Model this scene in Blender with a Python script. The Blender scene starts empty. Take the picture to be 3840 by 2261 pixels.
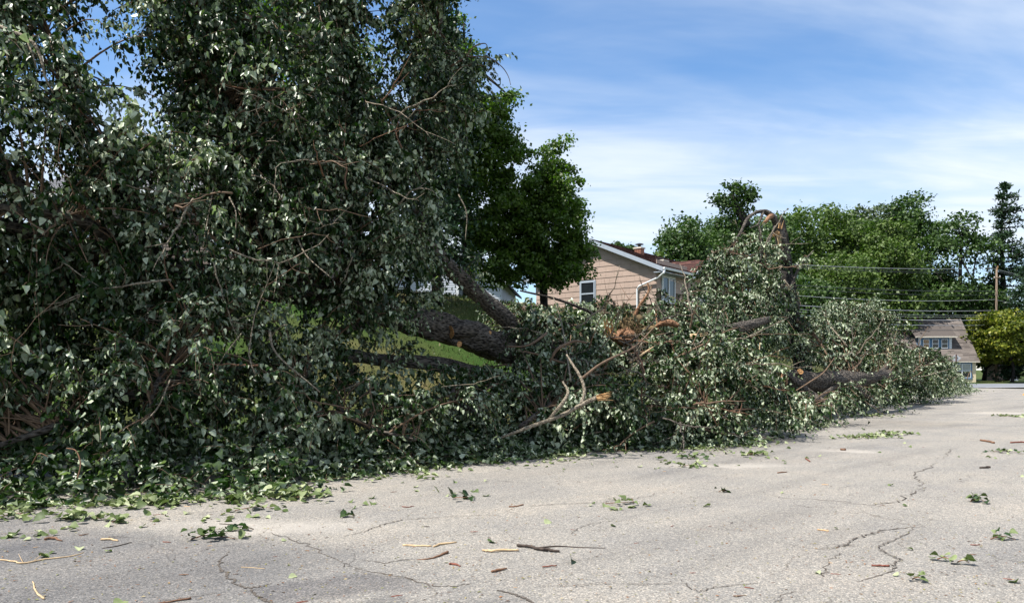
import bpy, math, random
import numpy as np
from mathutils import Matrix, Vector, noise as mnoise

# ------------------------------------------------------------------ camera, sky, sun, exposure
sc = bpy.context.scene
FPX, CX, HY, CAMZ = 2800.0, 1920.0, 1385.0, 1.6        # photo pixels: focal length, centre column, eye level row, eye height
cam_d = bpy.data.cameras.new('camera'); cam = bpy.data.objects.new('camera', cam_d)
sc.collection.objects.link(cam)
cam_d.sensor_width = 36.0; cam_d.lens = 36.0*FPX/3840.0
cam_d.shift_y = (HY-1130.5)/3840.0
cam_d.clip_start = 0.1; cam_d.clip_end = 3000
cam.location = (0, 0, CAMZ); cam.rotation_euler = (math.radians(90), 0, 0)
sc.camera = cam

SUN_EL = math.radians(60); SUN_H = Vector((-0.88, -0.37, 0)).normalized()
SKY_STRENGTH, SUN_STRENGTH, EXPOSURE = 0.074, 5.0, 0.92
w = bpy.data.worlds.new('World'); sc.world = w; w.use_nodes = True
nt = w.node_tree; nt.nodes.clear()
def nn(t, **k):
    n = nt.nodes.new(t)
    for a, b in k.items(): setattr(n, a, b)
    return n
out = nn('ShaderNodeOutputWorld'); bg = nn('ShaderNodeBackground'); sky = nn('ShaderNodeTexSky')
sky.sky_type = 'NISHITA'; sky.sun_disc = False; sky.sun_elevation = SUN_EL
sky.sun_rotation = math.atan2(SUN_H.x, SUN_H.y)
sky.air_density = 1.0; sky.dust_density = 0.15; sky.ozone_density = 3.0; sky.altitude = 200
bg.inputs['Strength'].default_value = SKY_STRENGTH
# cirrus: a thin high layer, the same in every direction
tc = nn('ShaderNodeTexCoord'); sep = nn('ShaderNodeSeparateXYZ'); nt.links.new(tc.outputs['Generated'], sep.inputs[0])
def mth(op, a, b=None, clamp=False):
    n = nn('ShaderNodeMath', operation=op); n.use_clamp = clamp
    for i, v in enumerate((a, b)):
        if v is None: continue
        if isinstance(v, (int, float)): n.inputs[i].default_value = v
        else: nt.links.new(v, n.inputs[i])
    return n.outputs[0]
den = mth('ADD', mth('MAXIMUM', sep.outputs['Z'], 0.0), 0.16)
cmb = nn('ShaderNodeCombineXYZ')
nt.links.new(mth('DIVIDE', sep.outputs['X'], den), cmb.inputs[0]); nt.links.new(mth('DIVIDE', sep.outputs['Y'], den), cmb.inputs[1])
def cloud(scale, rot, stretch, lo, hi, det, seed):
    mp = nn('ShaderNodeMapping'); mp.inputs['Rotation'].default_value = (0, 0, rot)
    mp.inputs['Scale'].default_value = (scale, scale*stretch, 1); mp.inputs['Location'].default_value = (seed, seed*0.7, seed)
    nt.links.new(cmb.outputs[0], mp.inputs[0])
    tx = nn('ShaderNodeTexNoise'); tx.inputs['Scale'].default_value = 1.0; tx.inputs['Detail'].default_value = det
    tx.inputs['Roughness'].default_value = 0.55; tx.inputs['Distortion'].default_value = 0.5
    nt.links.new(mp.outputs[0], tx.inputs['Vector'])
    mr = nn('ShaderNodeMapRange'); mr.interpolation_type = 'SMOOTHSTEP'
    mr.inputs['From Min'].default_value = lo; mr.inputs['From Max'].default_value = hi
    nt.links.new(tx.outputs['Fac'], mr.inputs['Value']); return mr.outputs[0]
c1 = cloud(0.42, -0.1, 1.7, 0.32, 0.66, 6, 33.8)
c2 = cloud(1.4, -0.15, 2.6, 0.36, 0.75, 9, 3.74)
cf = mth('ADD', mth('MULTIPLY', c1, 0.70), mth('MULTIPLY', mth('MULTIPLY', c2, 0.42), mth('ADD', c1, 0.35)), True)
cf = mth('ADD', mth('MULTIPLY', cf, 0.84), 0.10, True)
mix = nn('ShaderNodeMix', data_type='RGBA'); nt.links.new(cf, mix.inputs['Factor'])
hs = nn('ShaderNodeHueSaturation'); hs.inputs['Saturation'].default_value = 1.28; hs.inputs['Value'].default_value = 1.42
nt.links.new(sky.outputs[0], hs.inputs['Color']); nt.links.new(hs.outputs[0], mix.inputs['A'])
mix.inputs['B'].default_value = (6.8, 7.4, 8.2, 1)
nt.links.new(mix.outputs['Result'], bg.inputs['Color']); nt.links.new(bg.outputs[0], out.inputs[0])

sd = bpy.data.lights.new('sun', 'SUN'); sd.energy = SUN_STRENGTH; sd.angle = math.radians(0.53); sd.color = (1.0, 0.95, 0.87)
so = bpy.data.objects.new('sun', sd); sc.collection.objects.link(so)
sdir = Vector((SUN_H.x*math.cos(SUN_EL), SUN_H.y*math.cos(SUN_EL), math.sin(SUN_EL)))
so.rotation_euler = sdir.to_track_quat('Z', 'Y').to_euler(); so.location = (-30, -10, 40)
vs = sc.view_settings; vs.view_transform = 'Standard'; vs.look = 'None'; vs.gamma = 1; vs.use_curve_mapping = False; vs.exposure = EXPOSURE

# ------------------------------------------------------------------ helpers
rng = np.random.default_rng(11); random.seed(5)
COL = sc.collection
def P(px, py, d):
    return np.array(((px-CX)/FPX*d, d, CAMZ-(py-HY)/FPX*d))
def G(px, py):                                       # the point of the flat road under a photo pixel
    d = CAMZ*FPX/(py-HY); return np.array(((px-CX)/FPX*d, d, 0.0))
def sstep(a, b, x):
    t = np.clip((np.asarray(x, float)-a)/(b-a), 0, 1); return t*t*(3-2*t)
def unit(v):
    v = np.asarray(v, float); return v/np.maximum(np.linalg.norm(v, axis=-1, keepdims=True), 1e-9)
# road edge and the grassy bank that climbs behind it
EDGE = np.array([(-70, -14), (-40, 0), (-14, 9.6), (-4, 13.2), (5, 19.2), (13, 30), (39, 65.0)], float)
def catmull(p, n):
    p = np.asarray(p, float); q = np.vstack([2*p[0]-p[1], p, 2*p[-1]-p[-2]]); o = []
    for i in range(1, len(q)-2):
        for t in np.linspace(0, 1, n, endpoint=False):
            o.append(0.5*((2*q[i])+(q[i+1]-q[i-1])*t+(2*q[i-1]-5*q[i]+4*q[i+1]-q[i+2])*t*t+(3*q[i]-q[i-1]-3*q[i+1]+q[i+2])*t**3))
    o.append(q[-2]); return np.array(o)
EP = catmull(EDGE, 8)
def edge_sd(x, y):                                   # >0 beyond the road edge (bank side)
    pt = np.stack([np.ravel(x), np.ravel(y)], 1).astype(float); best = np.full(len(pt), 1e9); sg = np.ones(len(pt))
    for a, b in zip(EP[:-1], EP[1:]):
        ab = b-a; t = np.clip(((pt-a)@ab)/(ab@ab), 0, 1); c = a+t[:, None]*ab; dv = pt-c; dd = np.linalg.norm(dv, axis=1)
        cr = ab[0]*dv[:, 1]-ab[1]*dv[:, 0]; m = dd < best; best[m] = dd[m]; sg[m] = np.sign(cr[m])
    return (best*sg).reshape(np.shape(x))
def hgt(x, y):
    x = np.asarray(x, float); y = np.asarray(y, float); s = edge_sd(x, y)
    a = x*0.6+y*0.8
    h = 4.2*sstep(0.4, 11.0, s)*(1-sstep(47, 68, a))
    und = 0.05*np.sin(x*0.7+1)*np.sin(y*0.6)*sstep(1, 4, s)
    return np.where(s > 0, 0.09+h+und, 0.0)
def h1(x, y): return float(hgt(np.array([x]), np.array([y]))[0])
def roadz(x, y): return 0.012*np.sin(np.asarray(x)*0.55+0.4)*np.sin(np.asarray(y)*0.43)+0.006*np.sin(np.asarray(x)*1.7+np.asarray(y)*1.3)

def link(o): COL.objects.link(o); return o
def tag(o, label=None, cat=None, group=None, kind=None):
    if label: o['label'] = label
    if cat: o['category'] = cat
    if group: o['group'] = group
    if kind: o['kind'] = kind
    return o
def thing(name, label, cat, loc, group=None):
    e = bpy.data.objects.new(name, None); e.location = [float(v) for v in loc]; e.empty_display_size = 0.3; link(e)
    return tag(e, label, cat, group)
def attach(o, parent):
    if parent is None: return o
    o.parent = parent                                # parts keep world coordinates; only the root Empty is offset
    if parent.type == 'EMPTY': o.matrix_parent_inverse = Matrix.Translation(-Vector(parent.location))
    return o
def mesh_np(name, V, F, mat, tone=None, smooth=False):
    me = bpy.data.meshes.new(name); V = np.asarray(V, np.float32); F = np.asarray(F, np.int32); k = F.shape[1]
    me.vertices.add(len(V)); me.vertices.foreach_set('co', V.ravel())
    me.loops.add(F.size); me.loops.foreach_set('vertex_index', F.ravel())
    me.polygons.add(len(F)); me.polygons.foreach_set('loop_start', np.arange(0, F.size, k, dtype=np.int32))
    try: me.polygons.foreach_set('loop_total', np.full(len(F), k, np.int32))
    except Exception: pass
    if smooth: me.polygons.foreach_set('use_smooth', np.ones(len(F), bool))
    if tone is not None:
        at = me.attributes.new('tone', 'FLOAT', 'FACE'); at.data.foreach_set('value', np.asarray(tone, np.float32))
    me.update(calc_edges=True); me.validate(verbose=False)
    if mat: me.materials.append(mat)
    return me
def obj_np(name, V, F, mat, parent=None, tone=None, smooth=False, kind=None):
    o = link(bpy.data.objects.new(name, mesh_np(name, V, F, mat, tone, smooth))); attach(o, parent)
    if kind: o['kind'] = kind
    return o
class MB:
    def __init__(s): s.v = []; s.f = []; s.t = []
    def add(s, v, f, tone=0.5):
        b = len(s.v); s.v += [tuple(map(float, p)) for p in v]; s.f += [tuple(b+i for i in q) for q in f]; s.t += [tone]*len(f); return s
    def box(s, c, h, ax=None, tone=0.5):              # centre, half sizes, axes
        ax = np.eye(3) if ax is None else np.asarray(ax, float); c = np.asarray(c, float)
        v = [c+ax[0]*h[0]*i+ax[1]*h[1]*j+ax[2]*h[2]*k for k in (-1, 1) for j in (-1, 1) for i in (-1, 1)]
        return s.add(v, [(0, 2, 3, 1), (4, 5, 7, 6), (0, 1, 5, 4), (2, 6, 7, 3), (0, 4, 6, 2), (1, 3, 7, 5)], tone)
    def prism(s, poly, off, tone=0.5):                # polygon (list of 3d points) swept by off
        n = len(poly); a = [np.asarray(p, float) for p in poly]; b = [p+np.asarray(off, float) for p in a]
        return s.add(a+b, [tuple(range(n)), tuple(range(2*n-1, n-1, -1))]+[(i, i+n, (i+1) % n+n, (i+1) % n) for i in range(n)], tone)
    def tube(s, pts, rad, n=10, rough=0.0, caps=True, tone=0.5, ridges=0, seed=0.0):
        pts = np.asarray(pts, float); k = len(pts); tg = unit(np.gradient(pts, axis=0)); a = np.array((0.31, 0.87, 0.39))
        rad = np.interp(np.linspace(0, 1, k), np.linspace(0, 1, len(rad)), rad); V = []
        u0 = unit(np.cross(tg[0], a))
        for i in range(k):
            u0 = unit(u0-tg[i]*(u0@tg[i])); v0 = np.cross(tg[i], u0)
            for j in range(n):
                an = 2*math.pi*j/n; q = math.cos(an)*u0+math.sin(an)*v0; r = rad[i]
                if rough:
                    pp = pts[i]+q*r; r *= 1+rough*mnoise.noise(Vector(pp*2.3+seed))+0.6*rough*mnoise.noise(Vector(pp*7+seed))
                    if ridges: r *= 1+0.75*rough*(abs(mnoise.noise(Vector((j*0.77*ridges+seed, i*0.16, seed))))*2-0.5)
                V.append(pts[i]+q*r)
        F = [(i*n+j, i*n+(j+1) % n, (i+1)*n+(j+1) % n, (i+1)*n+j) for i in range(k-1) for j in range(n)]
        if caps: F += [tuple(range(n-1, -1, -1)), tuple((k-1)*n+j for j in range(n))]
        return s.add(V, F, tone)
    def build(s, name, mat, parent=None, smooth=False, kind=None, tones=False):
        me = bpy.data.meshes.new(name); me.from_pydata(s.v, [], s.f)
        if tones:
            at = me.attributes.new('tone', 'FLOAT', 'FACE'); at.data.foreach_set('value', np.asarray(s.t, np.float32))
        if smooth: me.polygons.foreach_set('use_smooth', np.ones(len(s.f), bool))
        me.materials.append(mat); me.update()
        o = link(bpy.data.objects.new(name, me)); attach(o, parent)
        if kind: o['kind'] = kind
        return o
def tubes_np(PL, R, sides):                           # PL [n,k,3], R [n,k]
    n, k, _ = PL.shape; tg = unit(np.gradient(PL, axis=1)); ref = np.broadcast_to(np.array((0.37, 0.21, 0.9)), tg.shape)
    u = unit(np.cross(tg, ref)); v = np.cross(tg, u); an = np.arange(sides)*2*math.pi/sides
    V = PL[:, :, None]+R[:, :, None, None]*(np.cos(an)[None, None, :, None]*u[:, :, None]+np.sin(an)[None, None, :, None]*v[:, :, None])
    idx = np.arange(n*k*sides).reshape(n, k, sides); a = idx[:, :-1]; b = np.roll(a, -1, 2); d = idx[:, 1:]; c = np.roll(d, -1, 2)
    return V.reshape(-1, 3), np.stack([a, b, c, d], -1).reshape(-1, 4)

# ------------------------------------------------------------------ materials
def mat(name):
    m = bpy.data.materials.new(name); m.use_nodes = True; t = m.node_tree; t.nodes.clear()
    o = t.nodes.new('ShaderNodeOutputMaterial'); b = t.nodes.new('ShaderNodeBsdfPrincipled'); t.links.new(b.outputs[0], o.inputs[0])
    return m, t, b, o
def N(t, typ, inp=None, **k):
    n = t.nodes.new(typ)
    for a, b in k.items(): setattr(n, a, b)
    for a, b in (inp or {}).items():
        if hasattr(b, 'is_output'): t.links.new(b, n.inputs[a])
        else: n.inputs[a].default_value = b
    return n
def ramp(t, fac, stops):
    r = t.nodes.new('ShaderNodeValToRGB'); e = r.color_ramp.elements
    while len(e) < len(stops): e.new(0.5)
    for i, (p, c) in enumerate(stops): e[i].position = p; e[i].color = (*c, 1)
    t.links.new(fac, r.inputs[0]); return r.outputs[0]
def coords(t, scale=(1, 1, 1)):
    g = t.nodes.new('ShaderNodeNewGeometry'); mp = N(t, 'ShaderNodeMapping', {'Scale': scale}); t.links.new(g.outputs['Position'], mp.inputs[0]); return mp.outputs[0]
def simple(name, col, rough=0.7, var=0.15, scale=6.0, bump=0.2, stretch=(1, 1, 1), spec=0.3, metal=0.0, bscale=None):
    m, t, b, o = mat(name); c = coords(t, stretch)
    n = N(t, 'ShaderNodeTexNoise', {'Vector': c, 'Scale': scale, 'Detail': 6.0, 'Roughness': 0.6})
    lo = [v*(1-var) for v in col]; hi = [min(v*(1+var), 0.95) for v in col]
    t.links.new(ramp(t, n.outputs['Fac'], [(0.3, lo), (0.7, hi)]), b.inputs['Base Color'])
    b.inputs['Roughness'].default_value = rough; b.inputs['Specular IOR Level'].default_value = spec; b.inputs['Metallic'].default_value = metal
    if bump:
        n2 = N(t, 'ShaderNodeTexNoise', {'Vector': c, 'Scale': bscale or scale*4, 'Detail': 5.0})
        bp = N(t, 'ShaderNodeBump', {'Height': n2.outputs['Fac'], 'Strength': bump, 'Distance': 0.02}); t.links.new(bp.outputs[0], b.inputs['Normal'])
    return m
def leaf_mat(name, stops, trans=0.3, rough=0.45, spec=0.4, tcol=None):
    m, t, b, o = mat(name); a = N(t, 'ShaderNodeAttribute', attribute_name='tone')
    c = ramp(t, a.outputs['Fac'], stops)
    n = N(t, 'ShaderNodeTexNoise', {'Vector': coords(t), 'Scale': 22.0, 'Detail': 3.0})
    mx = N(t, 'ShaderNodeMix', {'Factor': 1.0, 'A': c}, data_type='RGBA', blend_type='MULTIPLY')
    t.links.new(ramp(t, n.outputs['Fac'], [(0.3, (0.75, 0.75, 0.75)), (0.7, (1.15, 1.15, 1.12))]), mx.inputs['B'])
    t.links.new(mx.outputs['Result'], b.inputs['Base Color']); b.inputs['Roughness'].default_value = rough; b.inputs['Specular IOR Level'].default_value = spec
    tr = N(t, 'ShaderNodeBsdfTranslucent'); hu = N(t, 'ShaderNodeMix', {'Factor': 1.0, 'A': mx.outputs['Result'], 'B': (*(tcol or (0.9, 1.3, 0.35)), 1)}, data_type='RGBA', blend_type='MULTIPLY')
    t.links.new(hu.outputs['Result'], tr.inputs['Color'])
    ms = N(t, 'ShaderNodeMixShader', {'Fac': trans}); t.links.new(b.outputs[0], ms.inputs[1]); t.links.new(tr.outputs[0], ms.inputs[2]); t.links.new(ms.outputs[0], o.inputs[0])
    return m
M = {}
# linden: green upper sides, many leaves turned with the felted pale underside out
M['linden'] = leaf_mat('linden_leaf', [(0.0, (0.006, 0.016, 0.004)), (0.42, (0.020, 0.052, 0.007)), (0.5, (0.04, 0.07, 0.018)), (0.7, (0.13, 0.17, 0.095)), (1.0, (0.47, 0.52, 0.39))], 0.18, 0.36, 0.34)
M['wilted'] = leaf_mat('wilted_leaf', [(0.0, (0.05, 0.08, 0.022)), (0.5, (0.15, 0.19, 0.075)), (1.0, (0.34, 0.37, 0.22))], 0.12, 0.6, 0.3)
M['maple'] = leaf_mat('maple_leaf', [(0.0, (0.035, 0.070, 0.011)), (0.6, (0.085, 0.145, 0.022)), (1.0, (0.16, 0.225, 0.045))], 0.42, 0.45, 0.35)
M['oak'] = leaf_mat('oak_leaf', [(0.0, (0.024, 0.050, 0.012)), (0.6, (0.05, 0.095, 0.022)), (1.0, (0.095, 0.15, 0.04))], 0.22, 0.5, 0.3)
M['oak_light'] = leaf_mat('light_tree_leaf', [(0.0, (0.04, 0.075, 0.014)), (0.6, (0.085, 0.135, 0.028)), (1.0, (0.14, 0.19, 0.05))], 0.25, 0.5, 0.3)
M['oak_grey'] = leaf_mat('grey_tree_leaf', [(0.0, (0.03, 0.05, 0.022)), (0.6, (0.075, 0.105, 0.05)), (1.0, (0.15, 0.19, 0.11))], 0.2, 0.5, 0.3)
M['gold'] = leaf_mat('golden_leaf', [(0.0, (0.035, 0.058, 0.008)), (0.6, (0.12, 0.145, 0.013)), (1.0, (0.27, 0.26, 0.03))], 0.25, 0.5, 0.3)
M['needle'] = leaf_mat('pine_needle', [(0.0, (0.012, 0.03, 0.014)), (0.6, (0.03, 0.062, 0.03)), (1.0, (0.06, 0.10, 0.05))], 0.1, 0.5, 0.3)
M['grass'] = leaf_mat('grass_blade', [(0.0, (0.035, 0.065, 0.012)), (0.6, (0.075, 0.095, 0.025)), (1.0, (0.17, 0.15, 0.07))], 0.15, 0.55, 0.25)
def bark_mat(name, dark, light, scale=7.0, strength=0.8, grain=None, dist=0.04):
    m, t, b, o = mat(name); g = coords(t)
    if grain:                                        # (turn about z, stretch) so that the furrows run along the wood
        gm = t.nodes.new('ShaderNodeMapping'); gm.vector_type = 'TEXTURE'; gm.inputs['Rotation'].default_value = (0, 0, grain[0]); gm.inputs['Scale'].default_value = grain[1]; t.links.new(g, gm.inputs[0]); g = gm.outputs[0]
    n1 = N(t, 'ShaderNodeTexNoise', {'Vector': g, 'Scale': scale, 'Detail': 8.0, 'Roughness': 0.65, 'Distortion': 0.4})
    n2 = N(t, 'ShaderNodeTexVoronoi', {'Vector': g, 'Scale': scale*3.0})
    ad = N(t, 'ShaderNodeMath', {0: n1.outputs['Fac'], 1: n2.outputs['Distance']}, operation='MULTIPLY')
    t.links.new(ramp(t, ad.outputs[0], [(0.08, dark), (0.38, light)]), b.inputs['Base Color']); b.inputs['Roughness'].default_value = 0.9; b.inputs['Specular IOR Level'].default_value = 0.15
    bp = N(t, 'ShaderNodeBump', {'Height': ad.outputs[0], 'Strength': strength, 'Distance': dist}); t.links.new(bp.outputs[0], b.inputs['Normal']); return m
M['bark'] = bark_mat('grey_bark', (0.012, 0.010, 0.009), (0.13, 0.112, 0.095), 9.0, 1.0, (math.radians(45), (3.2, 1, 1)), 0.07)
M['bark_dark'] = bark_mat('dark_bark', (0.008, 0.007, 0.006), (0.036, 0.032, 0.029), 7.0, 1.0, (0, (1, 1, 4)), 0.08)
M['twig'] = simple('twig_bark', (0.13, 0.085, 0.055), 0.8, 0.4, 14)
M['twig_pale'] = bark_mat('pale_branch_bark', (0.08, 0.066, 0.05), (0.27, 0.23, 0.175), 10)
M['brown_wood'] = bark_mat('brown_inner_bark', (0.09, 0.045, 0.025), (0.30, 0.17, 0.10), 8)
M['fresh_wood'] = bark_mat('fresh_split_wood', (0.32, 0.17, 0.07), (0.62, 0.40, 0.20), 12)
M['cut_wood'] = bark_mat('sawn_wood', (0.28, 0.13, 0.05), (0.50, 0.29, 0.13), 9, 0.4)
M['stick_pale'] = simple('stripped_stick', (0.46, 0.33, 0.19), 0.75, 0.3, 18)
M['stick_brown'] = simple('brown_stick', (0.16, 0.085, 0.05), 0.8, 0.4, 18)
M['stick_dark'] = simple('dark_stick', (0.055, 0.04, 0.032), 0.8, 0.4, 18)
M['stick_red'] = simple('reddish_stick', (0.17, 0.06, 0.04), 0.8, 0.3, 18)
M['chip'] = simple('wood_chip', (0.55, 0.34, 0.17), 0.8, 0.25, 20)
M['white_trim'] = simple('white_trim', (0.62, 0.64, 0.66), 0.5, 0.06, 3, 0.05)
M['gutter'] = simple('grey_blue_trim', (0.30, 0.34, 0.39), 0.45, 0.08, 3, 0.05)
M['siding'] = simple('tan_siding', (0.35, 0.262, 0.216), 0.75, 0.10, 1.7, 0.15)
M['house_core'] = simple('wall_sheathing', (0.10, 0.075, 0.055), 0.9, 0.1, 3)
M['brick'] = simple('chimney_brick', (0.26, 0.12, 0.08), 0.85, 0.3, 9)
M['red_brick'] = simple('red_chimney_brick', (0.33, 0.075, 0.06), 0.85, 0.2, 9)
M['cap'] = simple('metal_cap', (0.06, 0.06, 0.065), 0.5, 0.2, 5, 0.1, metal=0.5)
M['stone_cap'] = simple('stone_cap', (0.55, 0.5, 0.42), 0.8, 0.15, 5)
M['cream'] = simple('cream_stucco', (0.66, 0.55, 0.38), 0.85, 0.07, 2, 0.15, bscale=60)
M['blue_trim'] = simple('blue_trim', (0.085, 0.17, 0.28), 0.55, 0.1, 3, 0.08)
M['grey_clap'] = simple('grey_clapboard', (0.46, 0.49, 0.55), 0.7, 0.07, 2, 0.08)
M['brown_clap'] = simple('brown_siding', (0.13, 0.10, 0.085), 0.8, 0.12, 2)
M['pole'] = simple('weathered_pole', (0.17, 0.125, 0.09), 0.85, 0.25, 8, 0.3, (1, 1, 0.15))
M['wire'] = simple('wire', (0.42, 0.42, 0.43), 0.4, 0.1, 4, 0, metal=0.4)
M['wire_dark'] = simple('dark_cable', (0.05, 0.05, 0.055), 0.45, 0.2, 4, 0)
M['sign_back'] = simple('aluminium_sign_back', (0.47, 0.48, 0.50), 0.5, 0.06, 4, 0.03, metal=0.3)
M['sign_post'] = simple('rusty_post', (0.10, 0.045, 0.035), 0.8, 0.3, 8)
M['root'] = simple('root_fibres', (0.14, 0.10, 0.05), 0.9, 0.4, 15, 0.6)
M['crack'] = simple('crack_dirt', (0.09, 0.076, 0.064), 0.95, 0.4, 30, 0.5)
M['paint'] = simple('faded_white_paint', (0.62, 0.62, 0.60), 0.8, 0.2, 6)
M['orange'] = simple('orange_plastic', (0.75, 0.32, 0.03), 0.5, 0.1, 4, 0)
def glass(name, col):
    m, t, b, o = mat(name); n = N(t, 'ShaderNodeTexNoise', {'Vector': coords(t), 'Scale': 1.2, 'Detail': 2.0})
    t.links.new(ramp(t, n.outputs['Fac'], [(0.3, [c*0.7 for c in col]), (0.7, [c*1.3 for c in col])]), b.inputs['Base Color'])
    b.inputs['Roughness'].default_value = 0.06; b.inputs['Specular IOR Level'].default_value = 0.6; return m
M['glass'] = glass('dark_window_glass', (0.012, 0.015, 0.018)); M['glass_curtain'] = glass('curtained_glass', (0.22, 0.25, 0.25)); M['glass_blind'] = glass('amber_blind_glass', (0.22, 0.12, 0.045))
def shingle_mat(name, stops):
    m, t, b, o = mat(name); a = N(t, 'ShaderNodeAttribute', attribute_name='tone'); n = N(t, 'ShaderNodeTexNoise', {'Vector': coords(t), 'Scale': 45.0, 'Detail': 3.0})
    mx = N(t, 'ShaderNodeMix', {'Factor': 1.0, 'A': ramp(t, a.outputs['Fac'], stops)}, data_type='RGBA', blend_type='MULTIPLY')
    t.links.new(ramp(t, n.outputs['Fac'], [(0.3, (0.7, 0.7, 0.7)), (0.7, (1.25, 1.25, 1.25))]), mx.inputs['B']); t.links.new(mx.outputs['Result'], b.inputs['Base Color'])
    b.inputs['Roughness'].default_value = 0.95; b.inputs['Specular IOR Level'].default_value = 0.1; return m
M['roof_red'] = shingle_mat('brown_red_shingles', [(0, (0.035, 0.022, 0.021)), (0.5, (0.085, 0.042, 0.036)), (1, (0.15, 0.075, 0.06))])
M['roof_grey'] = shingle_mat('grey_brown_shingles', [(0, (0.09, 0.078, 0.072)), (1, (0.19, 0.165, 0.15))])
M['roof_dark'] = shingle_mat('grey_shingles', [(0, (0.10, 0.10, 0.11)), (1, (0.20, 0.20, 0.215))])

def asphalt():
    m, t, b, o = mat('worn_asphalt'); g = coords(t)
    def blob(c, rx, ry, soft=0.45, dist=0.5):        # a worn area with an uneven rim
        nz = N(t, 'ShaderNodeTexNoise', {'Vector': g, 'Scale': 1.6, 'Detail': 5.0}); sb = N(t, 'ShaderNodeVectorMath', {0: nz.outputs['Color'], 1: (0.5, 0.5, 0.5)}, operation='SUBTRACT')
        ml = N(t, 'ShaderNodeVectorMath', {0: sb.outputs[0], 'Scale': dist*2}, operation='SCALE'); ad = N(t, 'ShaderNodeVectorMath', {0: g, 1: ml.outputs[0]}, operation='ADD')
        s2 = N(t, 'ShaderNodeVectorMath', {0: ad.outputs[0], 1: (c[0], c[1], 0)}, operation='SUBTRACT'); dv = N(t, 'ShaderNodeVectorMath', {0: s2.outputs[0], 1: (1/rx, 1/ry, 0)}, operation='MULTIPLY')
        ln = N(t, 'ShaderNodeVectorMath', {0: dv.outputs[0]}, operation='LENGTH')
        return N(t, 'ShaderNodeMapRange', {'Value': ln.outputs['Value'], 'From Min': 1.0, 'From Max': 1.0-soft}, interpolation_type='SMOOTHSTEP').outputs[0]
    vor = N(t, 'ShaderNodeTexVoronoi', {'Vector': g, 'Scale': 100.0, 'Randomness': 1.0})
    sv = N(t, 'ShaderNodeSeparateColor', {0: vor.outputs['Color']})
    agg = ramp(t, sv.outputs[0], [(0.0, (0.135, 0.130, 0.124)), (0.35, (0.205, 0.196, 0.184)), (0.75, (0.270, 0.257, 0.240)), (0.93, (0.37, 0.33, 0.285)), (1.0, (0.44, 0.42, 0.39))])
    n1 = N(t, 'ShaderNodeTexNoise', {'Vector': g, 'Scale': 260.0, 'Detail': 2.0})
    f = N(t, 'ShaderNodeMix', {'Factor': 1.0, 'A': agg}, data_type='RGBA', blend_type='MULTIPLY'); t.links.new(ramp(t, n1.outputs['Fac'], [(0.32, (0.66, 0.66, 0.66)), (0.62, (1.16, 1.16, 1.16))]), f.inputs['B'])
    n2 = N(t, 'ShaderNodeTexNoise', {'Vector': g, 'Scale': 0.55, 'Detail': 6.0, 'Roughness': 0.6})
    f2 = N(t, 'ShaderNodeMix', {'Factor': 1.0, 'A': f.outputs['Result']}, data_type='RGBA', blend_type='MULTIPLY'); t.links.new(ramp(t, n2.outputs['Fac'], [(0.3, (0.85, 0.855, 0.865)), (0.5, (1.01, 1.0, 0.97)), (0.72, (1.15, 1.11, 1.05))]), f2.inputs['B'])
    cur = f2.outputs['Result']
    tm = t.nodes.new('ShaderNodeMapping'); tm.vector_type = 'TEXTURE'; tm.inputs['Rotation'].default_value = (0, 0, math.radians(42)); tm.inputs['Scale'].default_value = (9, 1.1, 1); t.links.new(g, tm.inputs[0])
    n3 = N(t, 'ShaderNodeTexNoise', {'Vector': tm.outputs[0], 'Scale': 1.0, 'Detail': 5.0, 'Roughness': 0.6}); f3 = N(t, 'ShaderNodeMix', {'Factor': 1.0, 'A': cur}, data_type='RGBA', blend_type='MULTIPLY')
    t.links.new(ramp(t, n3.outputs['Fac'], [(0.34, (0.80, 0.80, 0.81)), (0.5, (1.0, 1.0, 1.0)), (0.68, (1.10, 1.08, 1.05))]), f3.inputs['B']); cur = f3.outputs['Result']
    def over(cur, fac, colr, mode='MULTIPLY'):
        k = N(t, 'ShaderNodeMix', {'Factor': fac, 'A': cur, 'B': (*colr, 1)}, data_type='RGBA', blend_type=mode); return k.outputs['Result']
    for c, rx, ry, colr in ((G(150, 2160), 3.0, 1.9, (0.62, 0.64, 0.69)), (G(-500, 2030), 2.6, 1.7, (0.75, 0.76, 0.8)), (G(1700, 2330), 1.1, 0.55, (0.66, 0.67, 0.70)), (G(1250, 2210), 0.8, 0.35, (0.72, 0.72, 0.75)), (G(3300, 1590), 3.4, 2.2, (0.86, 0.85, 0.84))):
        cur = over(cur, blob(c, rx, ry), colr)
    for c, rx, ry in ((G(1000, 1975), 1.5, 0.45), (G(3180, 1690), 0.9, 0.5), (G(2720, 1745), 1.6, 0.4), (G(3780, 1550), 2.5, 1.0)):
        bl = N(t, 'ShaderNodeMath', {0: blob(c, rx, ry, 0.8), 1: 0.45}, operation='MULTIPLY'); cur = over(cur, bl.outputs[0], (0.42, 0.385, 0.34), 'MIX')
    # hairline crazing
    vw = N(t, 'ShaderNodeTexNoise', {'Vector': g, 'Scale': 2.5, 'Detail': 5.0}); va = N(t, 'ShaderNodeVectorMath', {0: vw.outputs['Color'], 'Scale': 0.5}, operation='SCALE'); vb = N(t, 'ShaderNodeVectorMath', {0: g, 1: va.outputs[0]}, operation='ADD')
    ve = N(t, 'ShaderNodeTexVoronoi', {'Vector': vb.outputs[0], 'Scale': 0.8}, feature='DISTANCE_TO_EDGE'); vm = N(t, 'ShaderNodeTexNoise', {'Vector': g, 'Scale': 0.9, 'Detail': 3.0})
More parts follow.
